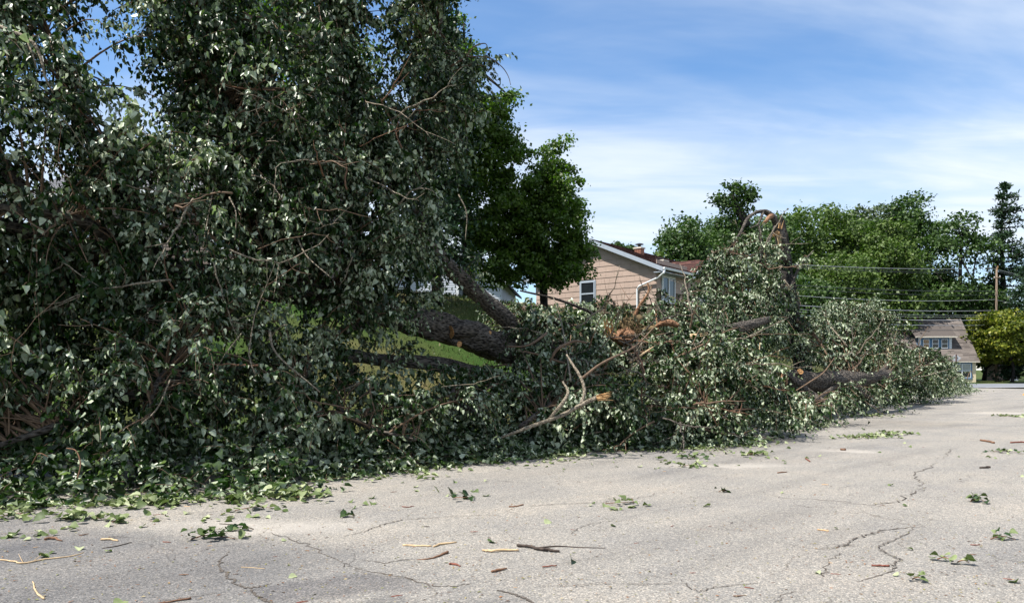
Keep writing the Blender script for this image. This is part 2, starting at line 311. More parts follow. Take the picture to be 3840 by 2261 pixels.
    ln = N(t, 'ShaderNodeMapRange', {'Value': ve.outputs['Distance'], 'From Min': 0.008, 'From Max': 0.0}); mk = N(t, 'ShaderNodeMapRange', {'Value': vm.outputs['Fac'], 'From Min': 0.44, 'From Max': 0.56})
    hm = N(t, 'ShaderNodeMath', {0: ln.outputs[0], 1: mk.outputs[0]}, operation='MULTIPLY'); hm2 = N(t, 'ShaderNodeMath', {0: hm.outputs[0], 1: 0.7}, operation='MULTIPLY')
    cur = over(cur, hm2.outputs[0], (0.35, 0.32, 0.3))
    t.links.new(cur, b.inputs['Base Color']); b.inputs['Roughness'].default_value = 0.9; b.inputs['Specular IOR Level'].default_value = 0.2
    ht = N(t, 'ShaderNodeMath', {0: sv.outputs[0], 1: n1.outputs['Fac']}, operation='ADD')
    bp = N(t, 'ShaderNodeBump', {'Height': ht.outputs[0], 'Strength': 0.55, 'Distance': 0.006}); t.links.new(bp.outputs[0], b.inputs['Normal']); return m
M['asphalt'] = asphalt()
M['asphalt_blue'] = simple('blue_grey_asphalt', (0.16, 0.17, 0.19), 0.9, 0.12, 1.0, 0.2, bscale=80)
def lawn():
    m, t, b, o = mat('lawn'); g = coords(t)
    n1 = N(t, 'ShaderNodeTexNoise', {'Vector': g, 'Scale': 0.35, 'Detail': 5.0}); n2 = N(t, 'ShaderNodeTexNoise', {'Vector': g, 'Scale': 30.0, 'Detail': 4.0})
    c1 = ramp(t, n1.outputs['Fac'], [(0.35, (0.032, 0.070, 0.014)), (0.55, (0.06, 0.076, 0.025)), (0.7, (0.12, 0.105, 0.05))])
    mx = N(t, 'ShaderNodeMix', {'Factor': 1.0, 'A': c1}, data_type='RGBA', blend_type='MULTIPLY'); t.links.new(ramp(t, n2.outputs['Fac'], [(0.3, (0.55, 0.55, 0.5)), (0.7, (1.3, 1.3, 1.2))]), mx.inputs['B'])
    t.links.new(mx.outputs['Result'], b.inputs['Base Color']); b.inputs['Roughness'].default_value = 0.95; b.inputs['Specular IOR Level'].default_value = 0.1
    bp = N(t, 'ShaderNodeBump', {'Height': n2.outputs['Fac'], 'Strength': 0.8, 'Distance': 0.05}); t.links.new(bp.outputs[0], b.inputs['Normal']); return m
M['lawn'] = lawn()

# ------------------------------------------------------------------ ground, road, cross street
xs = np.concatenate([np.linspace(-900, -80, 24), np.linspace(-78, -26, 27), np.arange(-25, 31, 0.8), np.linspace(32, 90, 30), np.linspace(95, 900, 26)])
ys = np.concatenate([np.linspace(-300, -20, 12), np.linspace(-18, 4, 12), np.arange(5, 50, 0.8), np.linspace(51, 110, 31), np.linspace(116, 1500, 30)])
XX, YY = np.meshgrid(xs, ys); sdv = edge_sd(XX, YY)
ZZ = np.where(sdv > 0, hgt(XX, YY), -0.12)
nx, ny = len(xs), len(ys); idx = np.arange(nx*ny).reshape(ny, nx)
F = np.stack([idx[:-1, :-1], idx[:-1, 1:], idx[1:, 1:], idx[1:, :-1]], -1).reshape(-1, 4)
# cross street frame: passes the pole line far off, runs left to right
XS_O = np.array((47.0, 74.0)); XS_D = unit(np.array((0.97, 0.24))); XS_N = np.array((-XS_D[1], XS_D[0]))
def xs_coord(x, y): return (x-XS_O[0])*XS_N[0]+(y-XS_O[1])*XS_N[1]
cs = xs_coord(XX, YY); far = (YY > 40)
ZZ = np.where(far & (cs > -9), np.where((cs > -8) & (cs < 8), -0.12, np.where(cs >= 8, 0.05+0*ZZ, ZZ)), ZZ)
ZZ = np.where(far & (cs >= 8), 0.03+0.05*sstep(8, 10, cs), ZZ)
ground = obj_np('ground', np.stack([XX, YY, ZZ], -1).reshape(-1, 3), F, M['lawn'], smooth=True); ground['kind'] = 'structure'
# main road: strip on the right of the edge
tgE = unit(np.gradient(EP, axis=0)); nR = np.stack([tgE[:, 1], -tgE[:, 0]], 1)
acr = np.concatenate([np.linspace(-0.0, 12, 28), np.array([14.0, 16.5])])
RV = EP[:, None]+nR[:, None]*acr[None, :, None]
RZ = roadz(RV[..., 0], RV[..., 1])
ri = np.arange(RV.shape[0]*RV.shape[1]).reshape(RV.shape[:2])
RF = np.stack([ri[:-1, :-1], ri[:-1, 1:], ri[1:, 1:], ri[1:, :-1]], -1).reshape(-1, 4)
road = obj_np('road', np.concatenate([RV, RZ[..., None]], -1).reshape(-1, 3), RF, M['asphalt'], smooth=True); road['kind'] = 'structure'
kb = MB()
for i in range(len(EP)-1):
    a, b_ = EP[i], EP[i+1]; na, nb = -nR[i], -nR[i+1]
    prof = [(0.0, -0.02), (0.02, 0.11), (0.16, 0.115), (0.16, -0.02)]
    v = [(*(a+na*s), z) for s, z in prof]+[(*(b_+nb*s), z) for s, z in prof]
    kb.add(v, [(0, 4, 5, 1), (1, 5, 6, 2), (2, 6, 7, 3)])
k = kb.build('kerb', M['stone_cap']); k['kind'] = 'structure'
def strip(name, c0, c1, l0, l1, z, m, n=24):
    L = np.linspace(l0, l1, n); C = np.linspace(c0, c1, 4)
    V = np.array([(*(XS_O+XS_D*l+XS_N*c), z) for l in L for c in C]); q = np.arange(n*4).reshape(n, 4)
    return obj_np(name, V, np.stack([q[:-1, :-1], q[1:, :-1], q[1:, 1:], q[:-1, 1:]], -1).reshape(-1, 4), m)
o = strip('cross_street', -7.2, 7.4, -70, 160, 0.022, M['asphalt_blue']); o['kind'] = 'structure'
o = strip('stop_line', -7.7, -7.3, -8.0, 12.0, 0.034, M['paint']); o['kind'] = 'structure'
# cracks: dirt filled, jagged
def crack(pts, wd=0.022, sub=9):
    g = np.array([G(px, py)[:2] for px, py in pts]); q = []
    for a, b_ in zip(g[:-1], g[1:]):
        for t in np.linspace(0, 1, sub, endpoint=False): q.append(a+(b_-a)*t)
    q.append(g[-1]); q = np.array(q); L = np.linalg.norm(g[1:]-g[:-1], axis=1).mean()/sub
    q[1:-1] += rng.normal(0, min(0.035, 0.45*L), (len(q)-2, 2))
    tg = unit(np.gradient(q, axis=0)); nn_ = np.stack([-tg[:, 1], tg[:, 0]], 1); ww = 0.75*wd*(0.25+rng.random(len(q))*0.9)*np.sin(np.linspace(0.25, math.pi-0.25, len(q)))**0.5
    V = []
    for p_, n_, w_ in zip(q, nn_, ww):
        for s in (-0.5, 0.5):
            r = p_+n_*w_*s; V.append((r[0], r[1], float(roadz(r[0], r[1]))+0.0045))
    i = np.arange(len(q)-1)*2
    obj_np('crack', V, np.stack([i, i+1, i+3, i+2], 1), M['crack'], road)
def cv(ox, oy, s, pts): return [(ox+x/s, oy+y/s) for x, y in pts]
for pts, wd in (
    (cv(2560, 1650, 1.969, [(1710, 640), (1600, 720), (1440, 795), (1480, 830), (1560, 870), (1600, 885), (1555, 930), (1550, 980), (1350, 1030), (1210, 1095), (1245, 1150)]), 0.026),
    (cv(2560, 1650, 1.969, [(1830, 635), (1700, 640), (1480, 660), (1400, 690), (1270, 725), (1200, 785), (1080, 800)]), 0.03),
    (cv(2560, 1650, 1.969, [(1160, 840), (1050, 940), (1060, 985), (960, 1050), (940, 1110), (780, 1135), (680, 1203)]), 0.028),
    (cv(2560, 1650, 1.969, [(0, 1055), (120, 1130), (240, 1090), (380, 1075), (560, 1060)]), 0.018),
    (cv(2560, 1650, 1.969, [(1990, 60), (1950, 110), (1870, 180), (1700, 260), (1790, 340), (1720, 390), (1600, 460), (1400, 480), (1050, 440), (820, 430), (570, 390)]), 0.03),
    (cv(2560, 1650, 1.969, [(1640, 535), (1720, 575), (1740, 610), (1840, 636), (2100, 640), (2400, 660)]), 0.018),
    (cv(1280, 1850, 1.969, [(0, 320), (170, 285), (280, 240), (400, 210), (520, 190), (800, 175), (1080, 155)]), 0.02),
    (cv(1280, 1850, 1.969, [(150, 490), (320, 515), (450, 490), (560, 492)]), 0.022),
    (cv(1280, 1850, 1.969, [(100, 550), (300, 590), (480, 620), (640, 680), (830, 690), (950, 670)]), 0.026),
    (cv(1280, 1850, 1.969, [(1150, 720), (1250, 745), (1330, 770), (1390, 800), (1450, 850)]), 0.045),
    (cv(1280, 1850, 1.969, [(1430, 690), (1640, 695), (1860, 675), (2200, 680), (2520, 672)]), 0.016),
    (cv(1280, 1850, 1.969, [(1400, 90), (1570, 75), (1900, 68), (2100, 40), (2300, 10)]), 0.022),
    (cv(1280, 1850, 1.969, [(1700, 300), (1740, 260), (1870, 215), (2000, 200)]), 0.016),
    (cv(0, 1850, 1.969, [(1690, 420), (1620, 490), (1605, 530), (1660, 580), (1740, 660), (1800, 690), (1900, 685), (2000, 655)]), 0.035),
    (cv(0, 1850, 1.969, [(1850, 700), (1900, 750), (1960, 780), (2050, 812), (2120, 850)]), 0.05),
    (cv(0, 1850, 1.969, [(1940, 280), (2100, 320), (2300, 390), (2480, 480), (2600, 540)]), 0.022),
    (cv(0, 1850, 1.969, [(1160, 795), (1300, 770), (1450, 750), (1600, 725)]), 0.014)):
    crack(pts, wd)

# ------------------------------------------------------------------ leaves
L6 = np.array([(0, 0, 0), (-0.44, 0.10, 0.13), (-0.33, 0.60, 0.10), (0, 1.10, -0.16), (0.33, 0.60, 0.10), (0.44, 0.10, 0.13)], float)   # x side, y tip, z normal
def leaf_frames(D, Nn):
    D = unit(D); S = unit(np.cross(D, Nn)); return D, S, np.cross(S, D)
def leaves6(Pt, D, Nn, size):
    D, S, Z = leaf_frames(D, Nn); n = len(Pt); curl = 0.3+2.4*rng.random(n)
    lx = L6[None, :, 0]*(0.55+0.6*rng.random((n, 1))); ly = L6[None, :, 1]; lz = L6[None, :, 2]*curl[:, None]
    V = Pt[:, None]+size[:, None, None]*(lx[..., None]*S[:, None]+ly[..., None]*D[:, None]+lz[..., None]*Z[:, None])
    b = (np.arange(n)*6)[:, None]; f = np.stack([b+np.array((0, 3, 2, 1)), b+np.array((0, 5, 4, 3))], 1).reshape(-1, 4)
    return V.reshape(-1, 3), f
def leaves4(Pt, D, Nn, size, wd=0.75):
    D, S, Z = leaf_frames(D, Nn); n = len(Pt)
    q = np.array([(0, 0, 0), (-0.5*wd, 0.5, 0.06), (0, 1, -0.1), (0.5*wd, 0.45, 0.06)])
    V = Pt[:, None]+size[:, None, None]*(q[None, :, 0, None]*S[:, None]+q[None, :, 1, None]*D[:, None]+q[None, :, 2, None]*Z[:, None])
    return V.reshape(-1, 3), np.arange(n*4).reshape(n, 4)
# a single well shaped leaf, for those that are objects of their own
def leaf_mesh(name, m, tone, seed):
    r = np.random.default_rng(seed); n = 9; y = np.linspace(0, 1, n)
    half = np.array([0.05, 0.36, 0.46, 0.47, 0.42, 0.34, 0.24, 0.12, 0.01])*(1+r.normal(0, 0.07, n)); sw = r.normal(0, 0.04); back = np.array([0.0, -0.09, 0, 0, 0, 0, 0, 0, 0])
    bend = -0.25*y**2*(0.4+r.random()); fold = 0.15+0.45*r.random(); V = []
    for i in range(n):
        V += [(-half[i]+sw*y[i], y[i]+back[i], bend[i]+fold*half[i]+r.normal(0, 0.015)), (sw*math.sin(y[i]*3), y[i], bend[i]), (half[i]+sw*y[i], y[i]+back[i], bend[i]+fold*half[i]+r.normal(0, 0.015))]
    Fq = [f for i in range(n-1) for f in ((3*i, 3*i+1, 3*i+4, 3*i+3), (3*i+1, 3*i+2, 3*i+5, 3*i+4))]
    b = len(V); V += [(-0.012, -0.4, 0.06), (0.012, -0.4, 0.06), (0.014, 0.02, 0), (-0.014, 0.02, 0)]; Fq.append((b, b+1, b+2, b+3))
    return mesh_np(name, V, np.array(Fq), m, np.full(len(Fq), tone), True)
LEAF_TONES = [0.1, 0.25, 0.38, 0.52, 0.66, 0.8, 0.95]
LEAF_ME = [leaf_mesh('leaf', M['linden'], tn, i) for i, tn in enumerate(LEAF_TONES)]
WILT_ME = [leaf_mesh('fallen_leaf', M['wilted'], tn, 50+i) for i, tn in enumerate((0.1, 0.35, 0.6, 0.85, 1.0))]
def leaf_obj(me, name, p, d, n, size, parent=None):
    D, S, Z = leaf_frames(np.array([d]), np.array([n])); o = link(bpy.data.objects.new(name, me))
    m = Matrix(((S[0][0], D[0][0], Z[0][0], 0), (S[0][1], D[0][1], Z[0][1], 0), (S[0][2], D[0][2], Z[0][2], 0), (0, 0, 0, 1)))
    mw = Matrix.Translation(Vector([float(v) for v in p])) @ m @ Matrix.Scale(float(size), 4)
    attach(o, parent); o.matrix_basis = mw; return o
def sprays(base, d0, length, droop, nl, lsize, pale, hang=0.6, spread=0.55):
    """leafy twigs: base points, first directions, lengths; returns leaf arrays and twig polylines"""
    n = len(base); d0 = unit(d0); tj = (np.arange(nl)+0.7)/nl
    dn = np.array((0, 0, -1.0))
    def pos(t): return base[:, None]+d0[:, None]*(length[:, None, None]*t[None, :, None])+dn*(droop[:, None]*length[:, None]*t[None]**2)[..., None]
    Pp = pos(tj); tg = unit(d0[:, None]+dn*(2*droop[:, None]*tj[None])[..., None])
    sd = unit(np.cross(tg, np.array((0.05, 0.02, 1.0)))); sgn = np.where(np.arange(nl) % 2 == 0, 1, -1)[None, :, None]
    r = rng.normal(0, 1, Pp.shape)
    ld = unit(0.45*tg+spread*sd*sgn+hang*dn+0.38*r)
    Pp = Pp+ld*(0.25*lsize[:, None, None])
    nm = unit(rng.normal(0, 0.55, Pp.shape)+rng.normal(0, 0.7, (n, 1, 3))+np.array((-0.1, -0.1, 0.55))+0.25*d0[:, None])
    sz = lsize[:, None]*(0.45+0.85*rng.random((n, nl)))*np.linspace(1.1, 0.75, nl)[None]
    tone = np.where(rng.random((n, nl)) < pale[:, None], 0.52+0.48*rng.random((n, nl))**0.65, 0.48*rng.random((n, nl)))
    tw = pos(np.array((0, 0.35, 0.7, 1.0)))
    return Pp.reshape(-1, 3), ld.reshape(-1, 3), nm.reshape(-1, 3), sz.ravel(), tone.ravel(), tw
def bez(a, b_, c, n):
    t = np.linspace(0, 1, n)[:, None]; return (1-t)**2*a+2*t*(1-t)*b_+t*t*c
class Tree:
    """collects limbs, branches and leafy twigs of one fallen tree"""
    def __init__(s, thing_): s.th = thing_; s.limbs = []; s.sp = []; s.br = []; s.brr = []
    def limb(s, pts, rad, name='limb', m='bark', n=12, seg=7, rough=0.16, keep=True):
        q = catmull(np.array([P(*p) for p in pts]), seg); MB().tube(q, rad, n, rough, True, 0.5, 1, rng.random()*50).build(name, M[m], s.th, True)
        if keep: s.limbs.append(q)
        return q
    def fill(s, vols, per_m3, lsize, pale, bl=0.085, nl=11, sp_len=(0.30, 0.70), hang=0.8, floor=0.06, shell=0.55):
        LP = np.concatenate(s.limbs)
        for c, rad, dens, *ex in vols:
            c = np.asarray(c); rad = np.asarray(rad); V = 4.19*rad.prod(); nb = max(3, int(V*per_m3*dens))
            pl = ex[0] if ex else pale
            u = unit(rng.normal(0, 1, (nb, 3))); rr = shell+(1-shell)*rng.random(nb)**0.6
            E = c+u*rad*rr[:, None]
            hz = np.where(edge_sd(E[:, 0], E[:, 1]) > 0, hgt(E[:, 0], E[:, 1]), 0); E[:, 2] = np.maximum(E[:, 2], hz+floor+0.1*rng.random(nb))
            for e in E:
                dd = np.linalg.norm(LP-e, axis=1); j = rng.choice(np.argsort(dd)[:10]); a = LP[j]; L = np.linalg.norm(e-a)
                if L > 3.2: a = e+(a-e)*(3.2/L)*(0.7+0.3*rng.random()); L = np.linalg.norm(e-a)
                mid = (a+e)/2+np.array((0, 0, 0.22*L))+rng.normal(0, 0.10*L, 3); q = bez(a, mid, e, 8)
                s.br.append(q); s.brr.append(np.linspace(0.008+0.008*min(L, 3), 0.005, 8))
                k = max(4, int(L/bl*0.62)); tt = 0.30+0.70*rng.random(k)**0.8; B = np.array([q[min(int(t*7), 6)]+(q[min(int(t*7), 6)+1]-q[min(int(t*7), 6)])*(t*7-min(int(t*7), 6)) for t in tt])
                dr = unit(rng.normal(0, 0.8, (k, 3))+unit(e-a)*0.6+unit(e-c)*0.3+np.array((0, 0, -0.05)))
                s.sp.append((B, dr, rng.uniform(*sp_len, k), rng.uniform(0.25, 0.9, k), np.full(k, lsize)*rng.uniform(0.8, 1.2), np.full(k, np.clip(pl+rng.normal(0, 0.32), 0.03, 0.95)), hang, nl))
    def edge(s, pts, count, depth, lsize, pale, rise=0.55, nl=9):
        """low leafy tips lying on the road along the rim of the heap"""
        g = np.array([G(*p)[:2] for p in pts]); sl = np.linalg.norm(g[1:]-g[:-1], axis=1); cum = np.concatenate([[0], np.cumsum(sl)]); u = rng.random(count)*cum[-1]
        i = np.clip(np.searchsorted(cum, u)-1, 0, len(sl)-1); t = (u-cum[i])/sl[i]; p = g[i]+(g[i+1]-g[i])*t[:, None]
        tg = unit(g[i+1]-g[i]); nl_ = np.stack([-tg[:, 1], tg[:, 0]], 1); r = depth*rng.random(count)**0.8+rng.normal(0, 0.10, count)
        xy = p+nl_*r[:, None]; z = 0.05+np.maximum(r, 0)*rise*rng.random(count)**0.7
        hz = np.where(edge_sd(xy[:, 0], xy[:, 1]) > 0, hgt(xy[:, 0], xy[:, 1]), 0)
        B = np.column_stack([xy, z+hz]); dr = np.column_stack([-nl_*0.5+rng.normal(0, 0.7, (count, 2)), rng.uniform(-0.15, 0.35, count)])
        s.sp.append((B, dr, rng.uniform(0.25, 0.6, count), rng.uniform(0.1, 0.5, count), np.full(count, lsize), np.full(count, pale), 0.15, nl))
    def tangle(s, vols, n, mats, r0=0.014, L0=(0.6, 1.6)):
        W = np.array([np.prod(v[1])*v[2] for v in vols])
        for i in rng.choice(len(vols), n, p=W/W.sum()):
            c, rad = np.asarray(vols[i][0]), np.asarray(vols[i][1]); d = unit(rng.normal(0, 1, 3)+np.array((0, -0.9, 0.15))); a = c+d*rad*0.75; L = rng.uniform(*L0)
            e = a+unit(rng.normal(0, 1, 3)*np.array((1, 0.35, 0.7))+d*0.5)*L; a[2] = max(a[2], 0.12); e[2] = max(e[2], 0.08); q = bez(a, (a+e)/2+rng.normal(0, 0.14*L, 3), e, 9); q[1:-1] += rng.normal(0, 0.012*L, (7, 3))
            if q[:, 1].min() < 6: continue
            m_ = M[mats[rng.integers(len(mats))]]; r = r0*(0.5+rng.random()); mb = MB().tube(q, [r, r*0.75, r*0.3], 6, 0.12)
            for k in range(rng.integers(1, 4)):
                b0 = q[rng.integers(3, 8)]; b1 = b0+unit(rng.normal(0, 1, 3)+unit(e-a))*L*rng.uniform(0.15, 0.4); mb.tube(bez(b0, (b0+b1)/2+rng.normal(0, 0.03, 3), b1, 5), [r*0.5, r*0.2], 5)
            mb.build('branch', m_, s.th, True)
    def build(s, n_obj=300, twig_frac=0.42, keep=None):
        O = []; T = []
        for B, dr, ln, dp, ls, pl, hang, nl in s.sp:
            A = sprays(B, dr, ln, dp, nl, ls, pl, hang); O.append(A[:5]); T.append(A[5][rng.random(len(B)) < twig_frac])
        Pt, D, Nn, S, tn = [np.concatenate([a[i] for a in O]) for i in range(5)]
        hz = np.where(edge_sd(Pt[:, 0], Pt[:, 1]) > 0, hgt(Pt[:, 0], Pt[:, 1]), 0)+0.015
        low = Pt[:, 2] < hz+0.03; Pt[low, 2] = hz[low]+0.02+0.05*rng.random(low.sum()); D[low, 2] = 0.1*rng.normal(0, 1, low.sum()); Nn[low] = np.array((0, 0, 1))+0.45*rng.normal(0, 1, (low.sum(), 3))
        ok = ~((D[:, 2] < -0.2) & (Pt[:, 2]+D[:, 2]*S < hz-0.02)) & (Pt[:, 1] > 4)
        if keep is not None: ok &= keep(Pt)
        Pt, D, Nn, S, tn = Pt[ok], D[ok], Nn[ok], S[ok], tn[ok]
        # the leaves that show largest become objects of their own
        dist = np.linalg.norm(Pt-np.array((0, 0, CAMZ)), axis=1); vis = (np.abs(Pt[:, 0]/Pt[:, 1]) < 0.66) & (Pt[:, 2] > 0.1)
        sc_ = np.where(vis, S/dist, 0); pick = np.argsort(-sc_)[:n_obj]; m = np.ones(len(Pt), bool); m[pick] = False
        for i in pick: leaf_obj(LEAF_ME[int(np.argmin(np.abs(np.array(LEAF_TONES)-tn[i])))], 'leaf', Pt[i], D[i], Nn[i], S[i]*1.05, s.th)
        V, Fq = leaves6(Pt[m], D[m], Nn[m], S[m]); obj_np('foliage', V, Fq, M['linden'], s.th, np.repeat(tn[m], 2), kind='stuff')
        if s.br:
            V, Fq = tubes_np(np.array(s.br), np.array(s.brr), 5); obj_np('branches', V, Fq, M['twig'], s.th, smooth=True, kind='stuff')
        tw = np.concatenate(T); V, Fq = tubes_np(tw, np.linspace(0.0045, 0.0018, 4)[None].repeat(len(tw), 0), 3); obj_np('twigs', V, Fq, M['twig'], s.th, kind='stuff')
        return len(Pt)
def vol(px, py, d, rx, rz, ry, dens=1.0, *ex):        # an ellipsoid of the heap, centre by pixel and distance, radii by pixel (depth in metres)
    return (P(px, py, d), (rx/FPX*d, ry, rz/FPX*d), dens, *ex)

def cut_disc(parent, p, axis, r, L, m_bark='bark', name='sawn_stub'):
    """a sawn branch stub: bark sleeve and pale cut face"""
    axis = unit(np.array(axis, float)); p = np.array(p, float)
    q = np.array([p-axis*L, p-axis*L*0.5, p]); st = MB().tube(q, [r*1.15, r*1.05, r], 14, 0.10, True, 0.5, 0, 3.3).build(name, M[m_bark], parent, True)
    u = unit(np.cross(axis, (0.2, 0.1, 1))); v = np.cross(axis, u); rim = [p+axis*0.004+(u*math.cos(a)+v*math.sin(a))*r*(0.95+0.04*math.sin(5*a)) for a in np.linspace(0, 2*math.pi, 18, endpoint=False)]
    MB().prism(rim, axis*0.006).build('cut_face', M['cut_wood'], st); return st

# ------------------------------------------------------------------ fallen tree filling the left half
tA = thing('fallen_tree', 'huge toppled tree with silvery green leaves filling the left half of the photo', 'fallen tree', (*P(2060, 1385, 18.5)[:2], 0))
A = Tree(tA)
A.limb([(2330, 1345, 20), (2060, 1335, 18.4), (1900, 1312, 17.2), (1750, 1255, 16.2), (1560, 1205, 15.2), (1300, 1125, 14), (1000, 1080, 13), (600, 1000, 12), (200, 900, 11)], [0.38, 0.37, 0.35, 0.33, 0.30, 0.25, 0.21, 0.17, 0.11], 'trunk', n=44, seg=12, rough=0.2)
A.limb([(2010, 1320, 17.6), (1960, 1255, 17.3), (1800, 1110, 16.6), (1640, 950, 15.8), (1500, 700, 15), (1350, 350, 14.2), (1250, 50, 13.8), (1220, -250, 13.6)], [0.20, 0.20, 0.19, 0.17, 0.14, 0.10, 0.07, 0.04], n=18, rough=0.2)
A.limb([(1880, 1420, 16.9), (1650, 1368, 15.6), (1450, 1352, 14.8), (1250, 1335, 14), (1000, 1380, 12.8), (700, 1400, 11.6)], [0.16, 0.15, 0.13, 0.11, 0.09, 0.05], n=16, rough=0.2)
A.limb([(1520, 1200, 15.0), (1400, 1205, 14.5), (1290, 1240, 13.8), (1180, 1330, 12.8), (1120, 1480, 11.8)], [0.13, 0.12, 0.10, 0.07, 0.04])
A.limb([(1000, 1080, 13), (900, 700, 12.7), (800, 300, 12.8), (760, -50, 13), (720, -380, 13)], [0.17, 0.13, 0.09, 0.06, 0.03])
A.limb([(600, 1000, 12), (480, 740, 11.5), (330, 500, 11.2), (250, 300, 11.2), (120, 0, 11.3), (40, -280, 11.4)], [0.15, 0.13, 0.11, 0.09, 0.06, 0.03], m='bark_dark')
A.limb([(620, 1005, 12), (380, 870, 11), (250, 810, 10.5), (0, 780, 10), (-300, 700, 9.8)], [0.10, 0.085, 0.075, 0.06, 0.03])
A.limb([(700, 1400, 11.6), (450, 1500, 10.7), (200, 1600, 10.0), (-100, 1700, 9.6)], [0.08, 0.06, 0.05, 0.03])
A.limb([(900, 1070, 12.8), (760, 1250, 11.4), (600, 1420, 10.5), (560, 1560, 10.0)], [0.08, 0.06, 0.04, 0.025])
A.limb([(1500, 700, 15), (1600, 350, 14.6), (1650, 80, 14.4), (1640, -200, 14.3)], [0.10, 0.07, 0.05, 0.03])
A.limb([(200, 900, 11), (-300, 750, 10.6), (-900, 500, 10.6), (-1300, 300, 11)], [0.13, 0.11, 0.08, 0.05])  # this and the next limb run out of view, added to shade the crown
A.limb([(200, 900, 11), (-200, 300, 10.8), (-500, -100, 11), (-600, -400, 11.3)], [0.11, 0.09, 0.06, 0.03])
A.limb([(1330, 1380, 14.4), (1250, 1500, 12.6), (1380, 1600, 12.0), (1560, 1650, 12.1)], [0.07, 0.05, 0.04, 0.03])
A.limb([(1750, 1400, 16.2), (1700, 1480, 14.5), (1800, 1560, 13.6)], [0.08, 0.05, 0.03])
for q, m_, r_ in (([(1560, 880, 14.6), (1300, 820, 13.6), (1180, 790, 13.2)], 'bark', (0.035, 0.03, 0.02)), ([(830, 920, 11.6), (700, 800, 11.2), (620, 730, 11)], 'twig', (0.03, 0.025, 0.015)),
                  ([(1720, 730, 13), (1750, 800, 13), (1745, 900, 13)], 'twig_pale', (0.012, 0.01, 0.006)), ([(0, 100, 9.8), (110, 150, 9.6), (150, 210, 9.6), (170, 290, 9.6), (200, 350, 9.7)], 'twig_pale', (0.025, 0.022, 0.015, 0.01)),
                  ([(90, 130, 9.6), (120, 200, 9.5), (135, 250, 9.5)], 'twig_pale', (0.012, 0.008)), ([(860, 740, 11), (885, 800, 10.9), (880, 900, 10.8)], 'twig_pale', (0.012, 0.007)), ([(760, 930, 10.7), (790, 760, 10.9), (800, 700, 11)], 'twig_pale', (0.01, 0.006)),
                  ([(1110, 880, 12), (1150, 960, 11.6), (1240, 1040, 11.4)], 'twig_pale', (0.015, 0.01)), ([(1000, 130, 12.4), (930, 60, 12.3), (945, 90, 12.2), (1050, 140, 12.2)], 'twig', (0.012, 0.02, 0.025)),
                  ([(1690, 250, 14.2), (1745, 215, 14.2), (1775, 178, 14.2), (1815, 164, 14.2), (1828, 180, 14.2), (1818, 215, 14.2)], 'twig', (0.022, 0.016, 0.012, 0.008, 0.006)), ([(1750, 213, 14.2), (1830, 216, 14.2), (1880, 250, 14.2), (1905, 285, 14.2), (1915, 320, 14.2)], 'twig', (0.012, 0.009, 0.007, 0.005)),
                  ([(800, 1420, 10.4), (830, 1350, 10.3), (905, 1250, 10.3)], 'twig_pale', (0.012, 0.007)), ([(1010, 1240, 11), (1040, 1330, 10.9), (1200, 1470, 11)], 'twig_pale', (0.02, 0.01)), ([(1000, 1280, 11.2), (1060, 1220, 11.1), (1105, 1235, 11.2)], 'twig_pale', (0.01, 0.008)),
                  ([(120, 1740, 9.2), (145, 1700, 9.1), (180, 1712, 9.1)], 'stick_brown', (0.008, 0.006)), ([(250, 1680, 9.3), (285, 1690, 9.2), (302, 1740, 9.15), (290, 1795, 9.1)], 'stick_brown', (0.006, 0.009, 0.009)),
                  ([(640, 1420, 10), (590, 1530, 9.8), (530, 1590, 9.7)], 'twig_pale', (0.012, 0.008))):
    A.limb(q, list(r_), 'branch', m_, 7, 6, 0.12, keep=False)
for p, ax, r, L in (((1690, 1245, 15.45), (-0.75, -0.55, -0.15), 0.14, 0.6), ((1722, 1290, 15.3), (0.55, -0.7, -0.2), 0.065, 0.6), ((1835, 1248, 16.3), (0.2, -0.9, 0.3), 0.05, 0.4), ((1478, 1212, 14.75), (-0.2, -0.9, 0.0), 0.06, 0.3)):
    cut_disc(tA, P(*p), ax, r, L)
